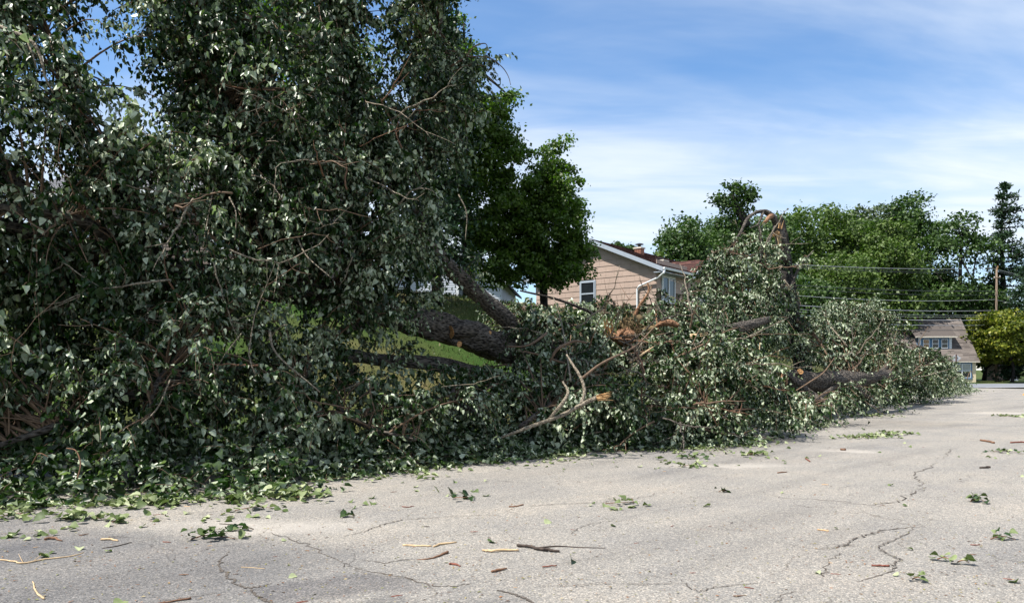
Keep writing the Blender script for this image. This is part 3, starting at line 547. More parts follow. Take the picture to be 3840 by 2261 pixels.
A.fill([vol(980, 430, 13, 470, 440, 1.8), vol(1420, 270, 14.2, 290, 400, 1.6), vol(1650, 420, 14.6, 180, 240, 1.1, 0.9), vol(1790, 330, 14.5, 100, 110, 0.7, 0.8, 0.55), vol(1850, 290, 14.4, 50, 50, 0.4, 0.8, 0.3), vol(1700, 80, 14.4, 60, 150, 0.5, 0.7, 0.3), vol(1450, 760, 14.2, 260, 300, 1.4, 0.9), vol(60, 600, 10.4, 330, 330, 1.3, 1.1),
        vol(620, 850, 11.8, 500, 330, 1.6), vol(1150, 800, 13, 420, 300, 1.5), vol(820, 1330, 11, 330, 290, 1.1, 1.0), vol(150, 1300, 10.4, 400, 360, 1.0, 0.9, 0.25), vol(520, 1480, 10.2, 220, 260, 0.8, 1.0, 0.4), vol(380, 1150, 11.4, 420, 260, 1.0, 1.0, 0.3), vol(250, 1600, 10.2, 420, 150, 0.9, 1.1, 0.3), vol(800, 1640, 11, 300, 150, 0.9, 1.1, 0.4),  # lower-left volumes carry fewer pale leaves: shade put into the leaf tone
        vol(300, 60, 11.6, 420, 220, 1.3, 0.6), vol(20, 280, 9.8, 280, 190, 0.9, 1.3, 0.45), vol(-50, 20, 10.8, 330, 230, 1.2, 1.3, 0.3), vol(380, 640, 12.6, 300, 150, 0.7, 0.9, 0.25), vol(300, 1250, 13.4, 520, 320, 0.9, 0.7, 0.2), vol(760, 1330, 13.2, 330, 180, 0.7, 0.7, 0.2), vol(560, 560, 10.6, 280, 110, 0.8, 0.9, 0.65), vol(780, 60, 12.8, 300, 220, 1.6, 0.7), vol(700, -200, 12.8, 420, 160, 1.7, 0.8), vol(1350, -150, 13.8, 330, 250, 1.6, 0.9), vol(-500, 500, 10.6, 450, 600, 2.0, 0.6), vol(-1000, 400, 11, 400, 500, 2, 0.5), vol(-350, 1250, 9.9, 320, 500, 1.2, 0.8),  # leafy volumes beyond the left edge are added unseen, to cast shade inward
        vol(1330, 1520, 12.4, 280, 150, 1.1), vol(1640, 1500, 13.4, 260, 130, 1.1), vol(1850, 1480, 15, 200, 120, 1.0), vol(1050, 1560, 11.4, 250, 180, 0.9), vol(1740, 930, 16.2, 110, 120, 0.7, 0.6), vol(1180, 1230, 12.8, 130, 110, 0.5, 0.9), vol(1250, 1050, 13.2, 290, 120, 0.7, 1.1), vol(1060, 1240, 12.2, 170, 190, 0.6, 1.1), vol(1520, 1030, 14.3, 130, 120, 0.6, 0.8), vol(1430, 1400, 13.4, 260, 60, 0.6, 0.9), vol(1600, 1120, 14.6, 90, 60, 0.4, 0.6), vol(1480, 1160, 14.0, 160, 80, 0.4, 1.0), vol(1330, 1330, 13.4, 190, 60, 0.4, 1.0), vol(1600, 1350, 14.6, 150, 60, 0.5, 0.9), vol(1330, 1165, 13.0, 250, 110, 0.55, 1.5), vol(1120, 1370, 12.0, 200, 120, 0.6, 1.2), vol(1560, 1010, 14.5, 130, 120, 0.5, 1.1), vol(1420, 1370, 13.4, 240, 70, 0.5, 1.3), vol(1230, 1270, 12.8, 130, 70, 0.4, 1.3)],
       6.9, 0.090, 0.40)
A.edge([(-300, 1940), (0, 1905), (250, 1890), (500, 1880), (700, 1868), (1000, 1862), (1190, 1845)], 360, 1.4, 0.10, 0.35, 0.5)
A.edge([(1190, 1810), (1500, 1768), (1750, 1742), (1980, 1718)], 620, 2.0, 0.105, 0.55, 0.5)
A.tangle([vol(620, 900, 11.6, 600, 450, 1.7), vol(1150, 650, 13, 500, 500, 1.7), vol(250, 1300, 10.2, 350, 420, 1.0), vol(1400, 1540, 12.4, 480, 170, 1.1), vol(820, 1400, 11, 300, 300, 1.0)], 90, ('twig', 'twig_pale', 'twig_pale', 'stick_brown'), 0.012)
nA = A.build(300)

# ------------------------------------------------------------------ broken tree lying in the middle
tB = thing('fallen_tree', 'shattered heap of pale leaved branches with torn orange wood below the tan house', 'fallen tree', (*P(2340, 1385, 19.5)[:2], 0))
B_ = Tree(tB)
B_.limb([(2280, 1330, 19.4), (2420, 1290, 19.6), (2600, 1260, 19.7), (2760, 1230, 20.5), (2880, 1200, 22)], [0.26, 0.24, 0.2, 0.15, 0.1], 'trunk', n=18)
B_.limb([(2320, 1320, 19.3), (2200, 1260, 18.0), (2080, 1200, 17.6), (1960, 1150, 17.6)], [0.14, 0.11, 0.08, 0.04])
B_.limb([(2380, 1330, 19.2), (2480, 1450, 17.2), (2620, 1540, 16.2), (2760, 1580, 16)], [0.13, 0.10, 0.07, 0.04])
B_.limb([(2300, 1350, 19), (2180, 1450, 16.4), (2050, 1530, 14.8), (1950, 1600, 14)], [0.12, 0.09, 0.06, 0.04])
B_.limb([(2450, 1300, 19.4), (2520, 1180, 19.4), (2560, 1110, 19.6)], [0.10, 0.07, 0.03])
B_.limb([(2700, 1250, 20.2), (2780, 1350, 19), (2900, 1450, 18.5), (3000, 1500, 18.5)], [0.10, 0.08, 0.06, 0.03])
B_.limb([(2320, 1330, 19.2), (2330, 1220, 18.4), (2300, 1130, 18.2)], [0.10, 0.06, 0.03])
for q, m_, r_ in (([(2375, 1195, 18), (2400, 1145, 17.9), (2432, 1095, 17.9), (2428, 1060, 17.9)], 'brown_wood', (0.05, 0.04, 0.032, 0.02)), ([(2432, 1095, 17.9), (2445, 1075, 17.9)], 'brown_wood', (0.025, 0.012)),
                  ([(2460, 1225, 17.6), (2485, 1212, 17.5), (2515, 1210, 17.5), (2545, 1222, 17.5)], 'brown_wood', (0.04, 0.075, 0.08, 0.05)), ([(1880, 1640, 13.1), (2000, 1595, 13.2), (2110, 1555, 13.3), (2190, 1512, 13.3), (2240, 1490, 13.3)], 'twig_pale', (0.022, 0.032, 0.036, 0.038, 0.038)),
                  ([(2180, 1515, 13.3), (2192, 1470, 13.4), (2180, 1420, 13.5), (2150, 1370, 13.7), (2125, 1330, 13.9)], 'twig_pale', (0.036, 0.032, 0.028, 0.024, 0.018)), ([(2060, 1570, 13.3), (2110, 1510, 13.2), (2130, 1470, 13.3), (2110, 1430, 13.5)], 'twig_pale', (0.026, 0.034, 0.026, 0.016)),
                  ([(2180, 1420, 13.5), (2260, 1360, 13.8), (2380, 1300, 14.5), (2450, 1230, 15)], 'twig', (0.028, 0.024, 0.018, 0.01)), ([(2060, 1360, 15), (2090, 1310, 15), (2150, 1280, 15.2), (2200, 1285, 15.4)], 'twig', (0.02, 0.035, 0.03, 0.02)),
                  ([(1950, 1090, 17.2), (2080, 1120, 17), (2190, 1160, 17), (2230, 1180, 17)], 'bark_dark', (0.02, 0.03, 0.035, 0.03)), ([(2070, 1100, 17), (2100, 1190, 16.4), (2120, 1290, 15.6), (2140, 1430, 14.4)], 'twig_pale', (0.008, 0.012, 0.015, 0.018)),
                  ([(2540, 1340, 16.5), (2640, 1290, 16.8), (2730, 1240, 17.4), (2790, 1225, 17.8)], 'twig', (0.03, 0.03, 0.02, 0.012)), ([(2360, 1360, 15.6), (2420, 1320, 15.8), (2450, 1300, 16)], 'stick_pale', (0.03, 0.022, 0.01)), ([(2660, 1370, 16.6), (2720, 1345, 16.8)], 'stick_pale', (0.022, 0.015)),
                  ([(2460, 1150, 18), (2462, 1200, 17.8), (2470, 1240, 17.7)], 'brown_wood', (0.012, 0.02, 0.012)), ([(2845, 1345, 17.6), (2850, 1285, 17.7)], 'stick_pale', (0.012, 0.008)), ([(2940, 1480, 17.8), (2930, 1440, 17.8), (2935, 1390, 17.9)], 'brown_wood', (0.03, 0.03, 0.01)),
                  ([(2050, 1250, 15.6), (1980, 1295, 15.2), (1900, 1300, 15.2)], 'twig', (0.03, 0.022, 0.012))):
    B_.limb(q, list(r_), 'branch', m_, 8, 6, 0.15, keep=False)
def splinter(parent, p, axis, L, r, n=9, name='splintered_wood', m='fresh_wood', seed=1):
    """torn wood: a bundle of uneven shards"""
    rr = np.random.default_rng(seed); axis = unit(np.array(axis, float)); u = unit(np.cross(axis, (0.3, 0.2, 1))); v = np.cross(axis, u); mb = MB(); p = np.array(p, float)
    for i in range(n):
        an = rr.random()*6.28; o_ = (u*math.cos(an)+v*math.sin(an))*r*rr.random()**0.5; l = L*(0.45+0.75*rr.random()); a = p+o_; e = a+axis*l+(u*rr.normal()+v*rr.normal())*0.12*L; s = r*(0.22+0.25*rr.random())
        w1 = unit(u*rr.normal()+v*rr.normal()); w2 = np.cross(axis, w1); q = [a+w1*s, a+w2*s*0.5, a-w1*s, a-w2*s*0.5]; md = [(x+e)/2+w2*s*0.2 for x in q]; ti = e
        mb.add(q+md+[ti], [(0, 1, 5, 4), (1, 2, 6, 5), (2, 3, 7, 6), (3, 0, 4, 7), (4, 5, 8), (5, 6, 8), (6, 7, 8), (7, 4, 8), (3, 2, 1, 0)])
    return mb.build(name, M[m], parent)
splinter(tB, P(2240, 1492, 13.3), P(2300, 1478, 13.2)-P(2240, 1492, 13.3), 0.26, 0.055, 26, seed=2)
splinter(tB, P(2285, 1260, 17.8), (-0.2, -0.3, 0.6), 0.45, 0.12, 14, seed=3)
splinter(tB, P(2330, 1275, 17.7), (0.3, -0.5, 0.3), 0.4, 0.13, 14, m='brown_wood', seed=4)
splinter(tB, P(2590, 1262, 17.4), (0.6, -0.3, 0.1), 0.45, 0.06, 9, m='stick_pale', seed=5)
# root mass with earth and fibres
def lump(parent, p, rad, m, name, seed, amp=0.35):
    rr = 14; V = []; Fq = []; k = 22
    for i in range(rr+1):
        th = math.pi*i/rr
        for j in range(k):
            ph = 2*math.pi*j/k; d = np.array((math.sin(th)*math.cos(ph), math.sin(th)*math.sin(ph), math.cos(th))); q = 1+amp*mnoise.noise(Vector(d*1.7+seed))+amp*0.7*mnoise.noise(Vector(d*5+seed))
            V.append(p+d*np.array(rad)*q)
    for i in range(rr):
        for j in range(k): Fq.append((i*k+j, (i+1)*k+j, (i+1)*k+(j+1) % k, i*k+(j+1) % k))
    return obj_np(name, V, np.array(Fq), M[m], parent, smooth=True)
lump(tB, P(2370, 1215, 18), (0.26, 0.22, 0.30), 'root', 'root_mass', 3.0); lump(tB, P(2340, 1262, 17.8), (0.30, 0.25, 0.20), 'brown_wood', 'torn_wood', 7.0); lump(tB, P(2430, 1250, 18), (0.28, 0.25, 0.2), 'root', 'root_mass', 11.0)
rt = MB()
for i in range(26):
    a = P(2370+rng.normal(0, 28), 1220+rng.normal(0, 24), 17.75); e = a+np.array((rng.normal(0, 0.25), -0.1-0.1*rng.random(), rng.normal(-0.05, 0.2))); rt.tube(bez(a, (a+e)/2+rng.normal(0, 0.07, 3), e, 6), [0.01, 0.003], 5, tone=0.5)
rt.build('root_fibres', M['root'], tB, True, kind='stuff')
B_.fill([vol(2100, 1270, 17.4, 230, 150, 1.3), vol(2350, 1235, 19, 320, 70, 1.2), vol(2560, 1245, 19, 210, 110, 1.2), vol(2300, 1420, 16.4, 300, 150, 1.3), vol(2620, 1400, 17.3, 260, 190, 1.3), vol(2150, 1530, 14.6, 260, 110, 1.0),
         vol(2480, 1580, 15.6, 320, 95, 1.0), vol(2800, 1420, 18.4, 120, 150, 1.1), vol(2800, 1570, 17, 220, 80, 1.0), vol(2660, 1140, 20.5, 100, 70, 0.8), vol(2540, 1130, 19.5, 60, 30, 0.5), vol(2190, 1150, 18.4, 80, 35, 0.6), vol(1980, 1185, 17.5, 110, 50, 0.8), vol(1900, 1230, 17.8, 120, 110, 0.9), vol(2230, 1195, 18.2, 160, 55, 0.8, 1.2), vol(2480, 1190, 19, 120, 60, 0.8, 1.2), vol(1960, 1400, 15.6, 170, 110, 1.0)],
        8.0, 0.088, 0.46, bl=0.085, shell=0.6)
B_.edge([(1900, 1725), (2100, 1706), (2300, 1690), (2600, 1680), (2880, 1668)], 900, 2.2, 0.098, 0.58, 0.55)
B_.tangle([vol(2200, 1380, 16.4, 330, 220, 1.4), vol(2560, 1350, 17.6, 330, 220, 1.4), vol(2400, 1570, 15.4, 420, 100, 1.0)], 90, ('twig', 'twig_pale', 'bark', 'stick_brown'), 0.016)
nB = B_.build(300)

# ------------------------------------------------------------------ snapped tree with its arching limb
tS = thing('snapped_tree', 'snapped leaning trunk with a bent over limb and orange splinters, wires behind it', 'broken tree', (*P(3020, 1385, 26)[:2], 0))
S_ = Tree(tS)
S_.limb([(3030, 1555, 26), (3005, 1350, 26), (2988, 1270, 26), (2972, 1170, 26.1), (2958, 1085, 26.3), (2950, 1020, 26.5), (2943, 955, 26.6), (2940, 890, 26.7), (2934, 840, 26.8), (2928, 808, 26.8)], [0.36, 0.30, 0.27, 0.24, 0.23, 0.22, 0.20, 0.15, 0.10, 0.04], 'trunk', 'bark_dark', 18, 6, 0.24)
S_.limb([(2942, 975, 26.4), (2930, 915, 26.2), (2918, 860, 26.1), (2900, 818, 26), (2880, 800, 25.9), (2858, 793, 25.8), (2828, 800, 25.5), (2800, 825, 25.2), (2780, 868, 25), (2755, 905, 24.8), (2730, 960, 24.6)], [0.20, 0.18, 0.16, 0.12, 0.09, 0.065, 0.055, 0.05, 0.045, 0.04, 0.03], 'arched_limb', 'bark', 12, 6, 0.18)
S_.limb([(2862, 794, 25.8), (2850, 828, 25.5), (2838, 845, 25.3), (2812, 856, 25.1)], [0.05, 0.04, 0.03, 0.015], 'branch', 'bark', 8, keep=False)
S_.limb([(2843, 840, 25.4), (2852, 870, 25.2), (2855, 915, 25), (2850, 990, 24.9)], [0.03, 0.025, 0.025, 0.02], 'branch', 'bark', 8)
S_.limb([(2893, 810, 25.8), (2882, 818, 25.5), (2872, 832, 25.3)], [0.08, 0.075, 0.05], 'broken_stub', 'brown_wood', 10, keep=False)
S_.limb([(2905, 850, 25.5), (2880, 920, 25), (2870, 1010, 24.8), (2885, 1100, 24.8), (2910, 1250, 24.8)], [0.04, 0.035, 0.03, 0.025, 0.02])
S_.limb([(2950, 1060, 26.2), (2870, 1110, 24.5), (2780, 1160, 23.5), (2700, 1230, 23)], [0.09, 0.07, 0.05, 0.03])
S_.limb([(2958, 1085, 26), (3000, 1000, 26.6), (3050, 940, 27)], [0.06, 0.04, 0.02])
S_.limb([(2940, 1050, 25.7), (2965, 1080, 25.6), (2990, 1100, 25.6), (3005, 1150, 25.6)], [0.03, 0.03, 0.02, 0.012], 'branch', 'twig_pale', 7, keep=False)
S_.limb([(2985, 1200, 25.6), (3040, 1240, 25.2), (3085, 1300, 24.8), (3130, 1390, 24.2)], [0.06, 0.05, 0.04, 0.02], 'limb', 'twig')
splinter(tS, P(2918, 872, 25.75), (-0.75, -0.2, -0.25), 0.36, 0.10, 15, seed=8); splinter(tS, P(2921, 880, 25.9), (0.05, -0.1, -1), 0.85, 0.07, 9, seed=9, m='stick_pale'); splinter(tS, P(2922, 858, 26.0), (0.15, -0.1, 1), 0.3, 0.09, 8, seed=10)
splinter(tS, P(2873, 828, 25.3), (-0.5, -0.2, -0.7), 0.2, 0.05, 8, seed=12, m='brown_wood'); splinter(tS, P(2868, 950, 24.9), (-0.05, -0.1, -1), 0.5, 0.03, 5, seed=13, m='brown_wood')
S_.fill([vol(2810, 955, 24.6, 100, 80, 0.9), vol(2870, 990, 25, 60, 90, 0.6), vol(2745, 1075, 23.6, 175, 115, 1.1), vol(2690, 1165, 22.4, 140, 80, 0.9), vol(2820, 1110, 24.4, 95, 130, 0.9), vol(2790, 1210, 22.8, 190, 110, 1.1), vol(2890, 1250, 24.2, 80, 110, 0.7, 0.8), vol(3020, 945, 27, 55, 36, 0.5, 0.9), vol(3045, 1270, 24.8, 90, 90, 0.8), vol(3010, 1315, 24.2, 95, 45, 0.7), vol(2992, 1150, 25.4, 36, 110, 0.4, 0.9), vol(2950, 1180, 25.2, 45, 110, 0.4, 1.2)],
        9.2, 0.088, 0.46, bl=0.085, shell=0.6)
S_.tangle([vol(2830, 1050, 24.4, 130, 170, 1.0)], 26, ('twig', 'bark', 'twig_pale'), 0.018)
nS = S_.build(300)

# ------------------------------------------------------------------ fallen tree at the far end with a sawn log
tC = thing('fallen_tree', 'fallen tree with a thick sawn trunk lying across its leaves near the far house', 'fallen tree', (*P(3200, 1385, 27)[:2], 0))
C_ = Tree(tC)
C_.limb([(3040, 1432, 24.2), (3130, 1428, 25.2), (3210, 1424, 26.4), (3290, 1415, 28), (3380, 1390, 31)], [0.32, 0.32, 0.29, 0.22, 0.13], 'trunk', n=22, rough=0.2)
C_.limb([(2928, 1425, 23.2), (2985, 1425, 23.6), (3040, 1428, 24.0)], [0.27, 0.30, 0.30], 'log', n=20, rough=0.2)
C_.limb([(2930, 1390, 22.6), (2980, 1425, 22.6), (3040, 1475, 22.5), (3120, 1520, 22)], [0.10, 0.11, 0.10, 0.05])
C_.limb([(3200, 1420, 27), (3180, 1300, 29), (3190, 1210, 32), (3240, 1170, 34)], [0.14, 0.10, 0.07, 0.03])
C_.limb([(3290, 1415, 28), (3350, 1330, 32), (3320, 1240, 34)], [0.13, 0.09, 0.04])
C_.limb([(3380, 1390, 31), (3450, 1380, 37), (3520, 1390, 42), (3590, 1440, 47)], [0.14, 0.10, 0.07, 0.03])
C_.limb([(3130, 1450, 24.8), (3060, 1500, 22), (2990, 1550, 20.5)], [0.08, 0.06, 0.03])
C_.limb([(3210, 1450, 26), (3260, 1490, 26.5), (3330, 1500, 29)], [0.08, 0.06, 0.03])
for q, m_, r_ in (([(2985, 1465, 21.8), (3040, 1430, 21.8), (3090, 1395, 22), (3130, 1340, 22.4)], 'twig', (0.02, 0.025, 0.02, 0.01)), ([(3370, 1485, 31), (3395, 1475, 31.5), (3415, 1470, 32)], 'twig_pale', (0.04, 0.05, 0.04)), ([(3625, 1425, 46), (3640, 1390, 46), (3650, 1415, 46)], 'twig', (0.03, 0.02, 0.02)),
                  ([(2950, 1450, 22), (2948, 1400, 22.1), (2930, 1375, 22.2)], 'brown_wood', (0.03, 0.03, 0.015)), ([(3080, 1160, 27), (3120, 1230, 26), (3180, 1300, 25.5)], 'twig_pale', (0.012, 0.02, 0.02))):
    C_.limb(q, list(r_), 'branch', m_, 8, 6, 0.15, keep=False)
for p, ax, r, L in (((3001, 1393, 23.2), (0.0, -0.8, 0.45), 0.10, 0.35), ((3050, 1416, 23.75), (0.1, -0.95, 0.25), 0.17, 0.4), ((2842, 1345, 18.4), (-0.1, -0.9, 0.4), 0.075, 0.5), ((3206, 1420, 25.8), (0.2, -0.95, 0.1), 0.07, 0.4), ((2923, 1426, 23.1), (-0.85, -0.5, 0), 0.27, 0.2)):
    cut_disc(tC, P(*p), ax, r, L)
C_.fill([vol(3140, 1280, 28, 150, 125, 1.3), vol(3080, 1230, 27.5, 80, 80, 0.9), vol(3215, 1190, 33, 120, 62, 1.4), vol(3120, 1215, 31, 90, 70, 1.2), vol(3330, 1270, 34, 60, 60, 1.2), vol(3280, 1350, 31, 160, 80, 1.6), vol(3460, 1375, 37, 95, 85, 1.6), vol(3420, 1460, 35, 130, 50, 1.8), vol(3250, 1495, 27.5, 180, 45, 1.4), vol(3540, 1430, 42, 45, 45, 1.4), vol(3040, 1520, 21.5, 170, 70, 1.2), vol(2960, 1590, 19.8, 130, 45, 1.0), vol(3610, 1455, 46.5, 50, 18, 1.2), vol(3295, 1408, 27.2, 105, 45, 0.7), vol(3180, 1462, 24.4, 130, 26, 0.5), vol(3210, 1150, 33.5, 130, 45, 1.2), vol(3300, 1210, 33.5, 75, 55, 1.0)],
        5.5, 0.095, 0.46, bl=0.095, nl=10, shell=0.62)
C_.edge([(2890, 1632), (3000, 1592), (3200, 1545), (3400, 1513), (3420, 1495), (3560, 1487), (3665, 1466)], 1000, 2.2, 0.105, 0.6, 0.5)
C_.tangle([vol(3120, 1400, 25.5, 200, 150, 1.4), vol(3300, 1400, 31, 200, 110, 1.6), vol(3030, 1530, 20.6, 150, 60, 1.0)], 45, ('twig', 'bark', 'twig_pale'), 0.02)
nC = C_.build(300)

# ------------------------------------------------------------------ standing trees
def std_tree(name, label, cat, base, height, width, crown_lo, leaf, clusters, per, lm, bark='bark_dark', group=None, puff=0.17, flat=0.72, profile=1.0, lean=(0, 0), seed=0, fn=leaves4, lobes=None, trunk_r=None):
    r = np.random.default_rng(1000+seed); x, y = base; z0 = h1(x, y)-0.1; th = thing(name, label, cat, (x, y, z0), group)
    top = z0+height; tr = trunk_r or height*0.018; b0 = np.array((x, y, z0)); wig = r.normal(0, 0.02*height, (5, 3)); wig[:, 2] = 0; wig[0] = 0
    tp = np.array([b0+np.array((lean[0]*t, lean[1]*t, height*0.86*t)) for t in np.linspace(0, 1, 5)])+wig; tq = catmull(tp, 5)
    MB().tube(tq, [tr*1.25, tr, tr*0.8, tr*0.5, tr*0.15], 9, 0.15, True).build('trunk', M[bark], th, True)
    zc = z0+height*(crown_lo+1)/2; rz = height*(1-crown_lo)/2; C = []
    if lobes:
        LV = [4.19*np.prod(l[1]) for l in lobes]
        for i in r.choice(len(lobes), clusters, p=np.array(LV)/sum(LV)):
            d = unit(r.normal(0, 1, 3)); C.append(lobes[i][0]+d*np.array(lobes[i][1])*(0.4+0.6*r.random()**0.55)*(0.85+0.3*mnoise.noise(Vector(d*2.3+seed))))
    while len(C) < clusters:
        d = unit(r.normal(0, 1, 3)); k = 0.45+0.55*r.random()**0.55; q = np.sign(d)*np.abs(d)**0.72*k*0.97
        wz = (1-max(q[2], 0)**2*0.35*profile); lump_ = 0.80+0.34*mnoise.noise(Vector(d*1.6+seed*3.1))+0.2*mnoise.noise(Vector(d*3.7+seed))
        C.append((x+lean[0]*0.7+q[0]*width/2*wz*lump_, y+lean[1]*0.7+q[1]*width/2*wz*lump_, zc+q[2]*rz*(0.92+0.25*(lump_-0.8))))
    C = np.array(C)
    for i in r.choice(len(C), min(7, len(C)), replace=False):
        a = tq[int(len(tq)*(0.35+0.5*r.random()))]; e = C[i]; MB().tube(bez(a, (a*0.6+e*0.4)+np.array((0, 0, 0.1*np.linalg.norm(e-a))), e, 8), [tr*0.45, tr*0.1], 7, 0.1).build('limb', M[bark], th, True)
    n = len(C)*per; ci = np.repeat(np.arange(len(C)), per); pr = width*puff*(0.65+0.7*r.random(len(C)))
    d = unit(r.normal(0, 1, (n, 3))+np.array((0, 0, 0.35))); k = (0.45+0.6*r.random(n)**0.5)*np.where(r.random(n) < 0.24, 1.0+0.8*r.random(n), 1.0)
    Pt = C[ci]+d*(pr[ci]*k)[:, None]*np.array((1, 1, flat)); nm = unit(d*0.6+r.normal(0, 0.6, (n, 3))+np.array((0, 0, 0.35))); D = unit(r.normal(0, 1, (n, 3))+np.array((0, 0, -0.35))); D = D-nm*(D*nm).sum(1, keepdims=True)*0.8
    S = leaf*(0.6+0.8*r.random(n)); tn = np.clip(0.5+0.22*r.normal(0, 1, n)+0.25*(r.random(len(C))[ci]-0.5), 0, 1)
    V, Fq = fn(Pt, D, nm, S); obj_np('crown', V, Fq, M[lm], th, np.repeat(tn, len(Fq)//n), kind='stuff'); return th
def at_tree(name, label, px, top, d, wpx, lo, lm, clusters=70, per=150, leaf=None, cat='tree', group='trees beyond the far street', seed=0, **k):
    x, y = P(px, HY, d)[:2]; z = h1(x, y); H = CAMZ-(top-HY)/FPX*d-z; k.setdefault('puff', 0.125); return std_tree(name, label, cat, (x, y), H, wpx/FPX*d*1.12, lo, leaf or 0.0040*d, int(clusters*1.5), int(per*0.78), lm, group=group, seed=seed, **k)
at_tree('oak_tree', 'dark green oak just above the tan house roof', 2575, 778, 80, 300, 0.12, 'oak', 90, 150, seed=1)
at_tree('oak_tree', 'oak with a broken bare top sprouting above the treeline', 2765, 768, 84, 300, 0.12, 'oak', 90, 150, seed=2)
at_tree('oak_tree', 'oak filling the gap between the tan house and the snapped trunk', 2680, 800, 88, 280, 0.05, 'oak', 85, 150, seed=31)
at_tree('oak_tree', 'oak directly behind the arch of the snapped trunk', 2870, 792, 90, 300, 0.05, 'oak', 85, 150, seed=32)
at_tree('broadleaf_tree', 'light green tree right behind the snapped trunk', 2975, 775, 96, 290, 0.15, 'oak_light', 90, 150, seed=3)
at_tree('broadleaf_tree', 'yellowish green rounded tree between snapped trunk and the tallest trees', 3120, 745, 101, 290, 0.15, 'oak_light', 95, 150, seed=4)
at_tree('broadleaf_tree', 'greyish green tall tree in the middle of the far treeline', 3255, 716, 110, 260, 0.15, 'oak_grey', 90, 150, seed=5)
at_tree('broadleaf_tree', 'tall dark green tree at the highest point of the far treeline', 3405, 706, 108, 270, 0.12, 'oak', 100, 150, seed=6)
at_tree('broadleaf_tree', 'bright green tree lower in front of the tallest dark tree', 3330, 805, 94, 240, 0.15, 'oak_light', 85, 150, seed=7)
at_tree('broadleaf_tree', 'open crowned tree with sky gaps left of the tall pine', 3610, 765, 99, 250, 0.2, 'oak', 60, 120, seed=8, puff=0.14)
at_tree('broadleaf_tree', 'low light green mound of foliage behind the upper wires', 3150, 905, 86, 280, 0.05, 'oak_light', 80, 150, seed=9)
at_tree('broadleaf_tree', 'green bushy tree low beside the snapped trunk', 3050, 1010, 80, 240, 0.03, 'oak', 70, 150, seed=10)
at_tree('broadleaf_tree', 'dark shaded tree right above the chimney of the cream house', 3500, 950, 104, 280, 0.03, 'oak', 80, 150, seed=11)
at_tree('broadleaf_tree', 'shaded tree behind the dormer and the middle wires', 3320, 1010, 98, 290, 0.02, 'oak', 80, 150, seed=12)
at_tree('broadleaf_tree', 'dark tree at the foot of the broken utility pole', 3690, 1030, 104, 180, 0.03, 'oak', 70, 150, seed=13)
at_tree('broadleaf_tree', 'small rounded tree peeking over the tan house ridge', 2335, 850, 72, 190, 0.2, 'oak', 70, 150, seed=14)
at_tree('broadleaf_tree', 'green tree low behind the red brown wing roof', 2460, 930, 76, 130, 0.05, 'oak_light', 40, 140, seed=15)
at_tree('golden_tree', 'golden green shrubby tree beside the cream house', 3795, 1145, 88, 300, 0.22, 'gold', 150, 90, leaf=0.32, seed=16, group=None, flat=0.28, puff=0.085)
at_tree('broadleaf_tree', 'dark green tree filling the gap between left house and maple', 1850, 960, 58, 150, 0.05, 'oak', 50, 140, seed=17, group='trees behind the fallen trees')
at_tree('broadleaf_tree', 'bright green tree showing through the top of the silvery crown', 1010, -120, 27, 700, 0.35, 'maple', 70, 330, leaf=0.16, seed=18, group='trees behind the fallen trees')
# broken oak top: bare snag and a few sprouting tufts
def snag_top():
    th = thing('oak_limb_top', 'dark broken oak limb with leafy tufts standing above the treeline', 'tree limb', P(2790, 820, 82))
    q = [P(2800, 850, 82), P(2775, 800, 82), P(2750, 745, 82), P(2738, 725, 82)]; MB().tube(catmull(q, 6), [0.55, 0.45, 0.33, 0.22], 9, 0.2).build('limb', M['bark_dark'], th, True)
    for e in ((2810, 730), (2700, 745), (2740, 760)):
        a = P(2765, 780, 82); b_ = P(*e, 82); MB().tube(bez(a, (a+b_)/2+np.array((0, 0, -0.3)), b_, 7), [0.25, 0.08], 7, 0.1).build('limb', M['bark_dark'], th, True)
    r = np.random.default_rng(77); C = [P(*c, 82) for c in ((2765, 705), (2790, 712), (2815, 722), (2800, 740), (2705, 750), (2712, 770), (2735, 765), (2770, 730), (2745, 700), (2785, 765), (2820, 740), (2690, 745), (2800, 790), (2740, 800))]
    n = 130; Pt = np.concatenate([c+r.normal(0, 1, (n, 3))*np.array((0.42, 0.5, 0.3)) for c in C]); nm = unit(r.normal(0, 0.7, Pt.shape)+np.array((0, 0, 0.5))); D = r.normal(0, 1, Pt.shape)
    V, Fq = leaves4(Pt, D, nm, 0.34*(0.6+0.8*r.random(len(Pt)))); obj_np('tufts', V, Fq, M['oak'], th, r.random(len(Pt)), kind='stuff')
snag_top()
# standing maple behind the fallen tree: tall left lobe, lower right lobe
def lobe(px, py, d, rx, rz, ry): return (P(px, py, d), (rx/FPX*d, ry, rz/FPX*d))
std_tree('maple_tree', 'bright green upright maple right behind the fallen crown', 'tree', P(1760, HY, 27)[:2], 11.6, 4.6, 0.10, 0.12, 380, 110, 'maple', seed=21, puff=0.066, group='maples on the bank',
         lobes=[lobe(1720, 330, 26.5, 130, 170, 1.3), lobe(1780, 520, 26.5, 170, 180, 1.6), lobe(1830, 440, 26, 110, 110, 1.0), lobe(1800, 760, 26.5, 190, 200, 1.7), lobe(1870, 620, 26, 120, 130, 1.0), lobe(1680, 150, 27, 90, 130, 1.0), lobe(1860, 880, 26.4, 130, 110, 1.2), lobe(1900, 390, 25.8, 60, 80, 0.7), lobe(1925, 560, 25.8, 60, 100, 0.8), lobe(1960, 740, 26, 70, 110, 0.9)])
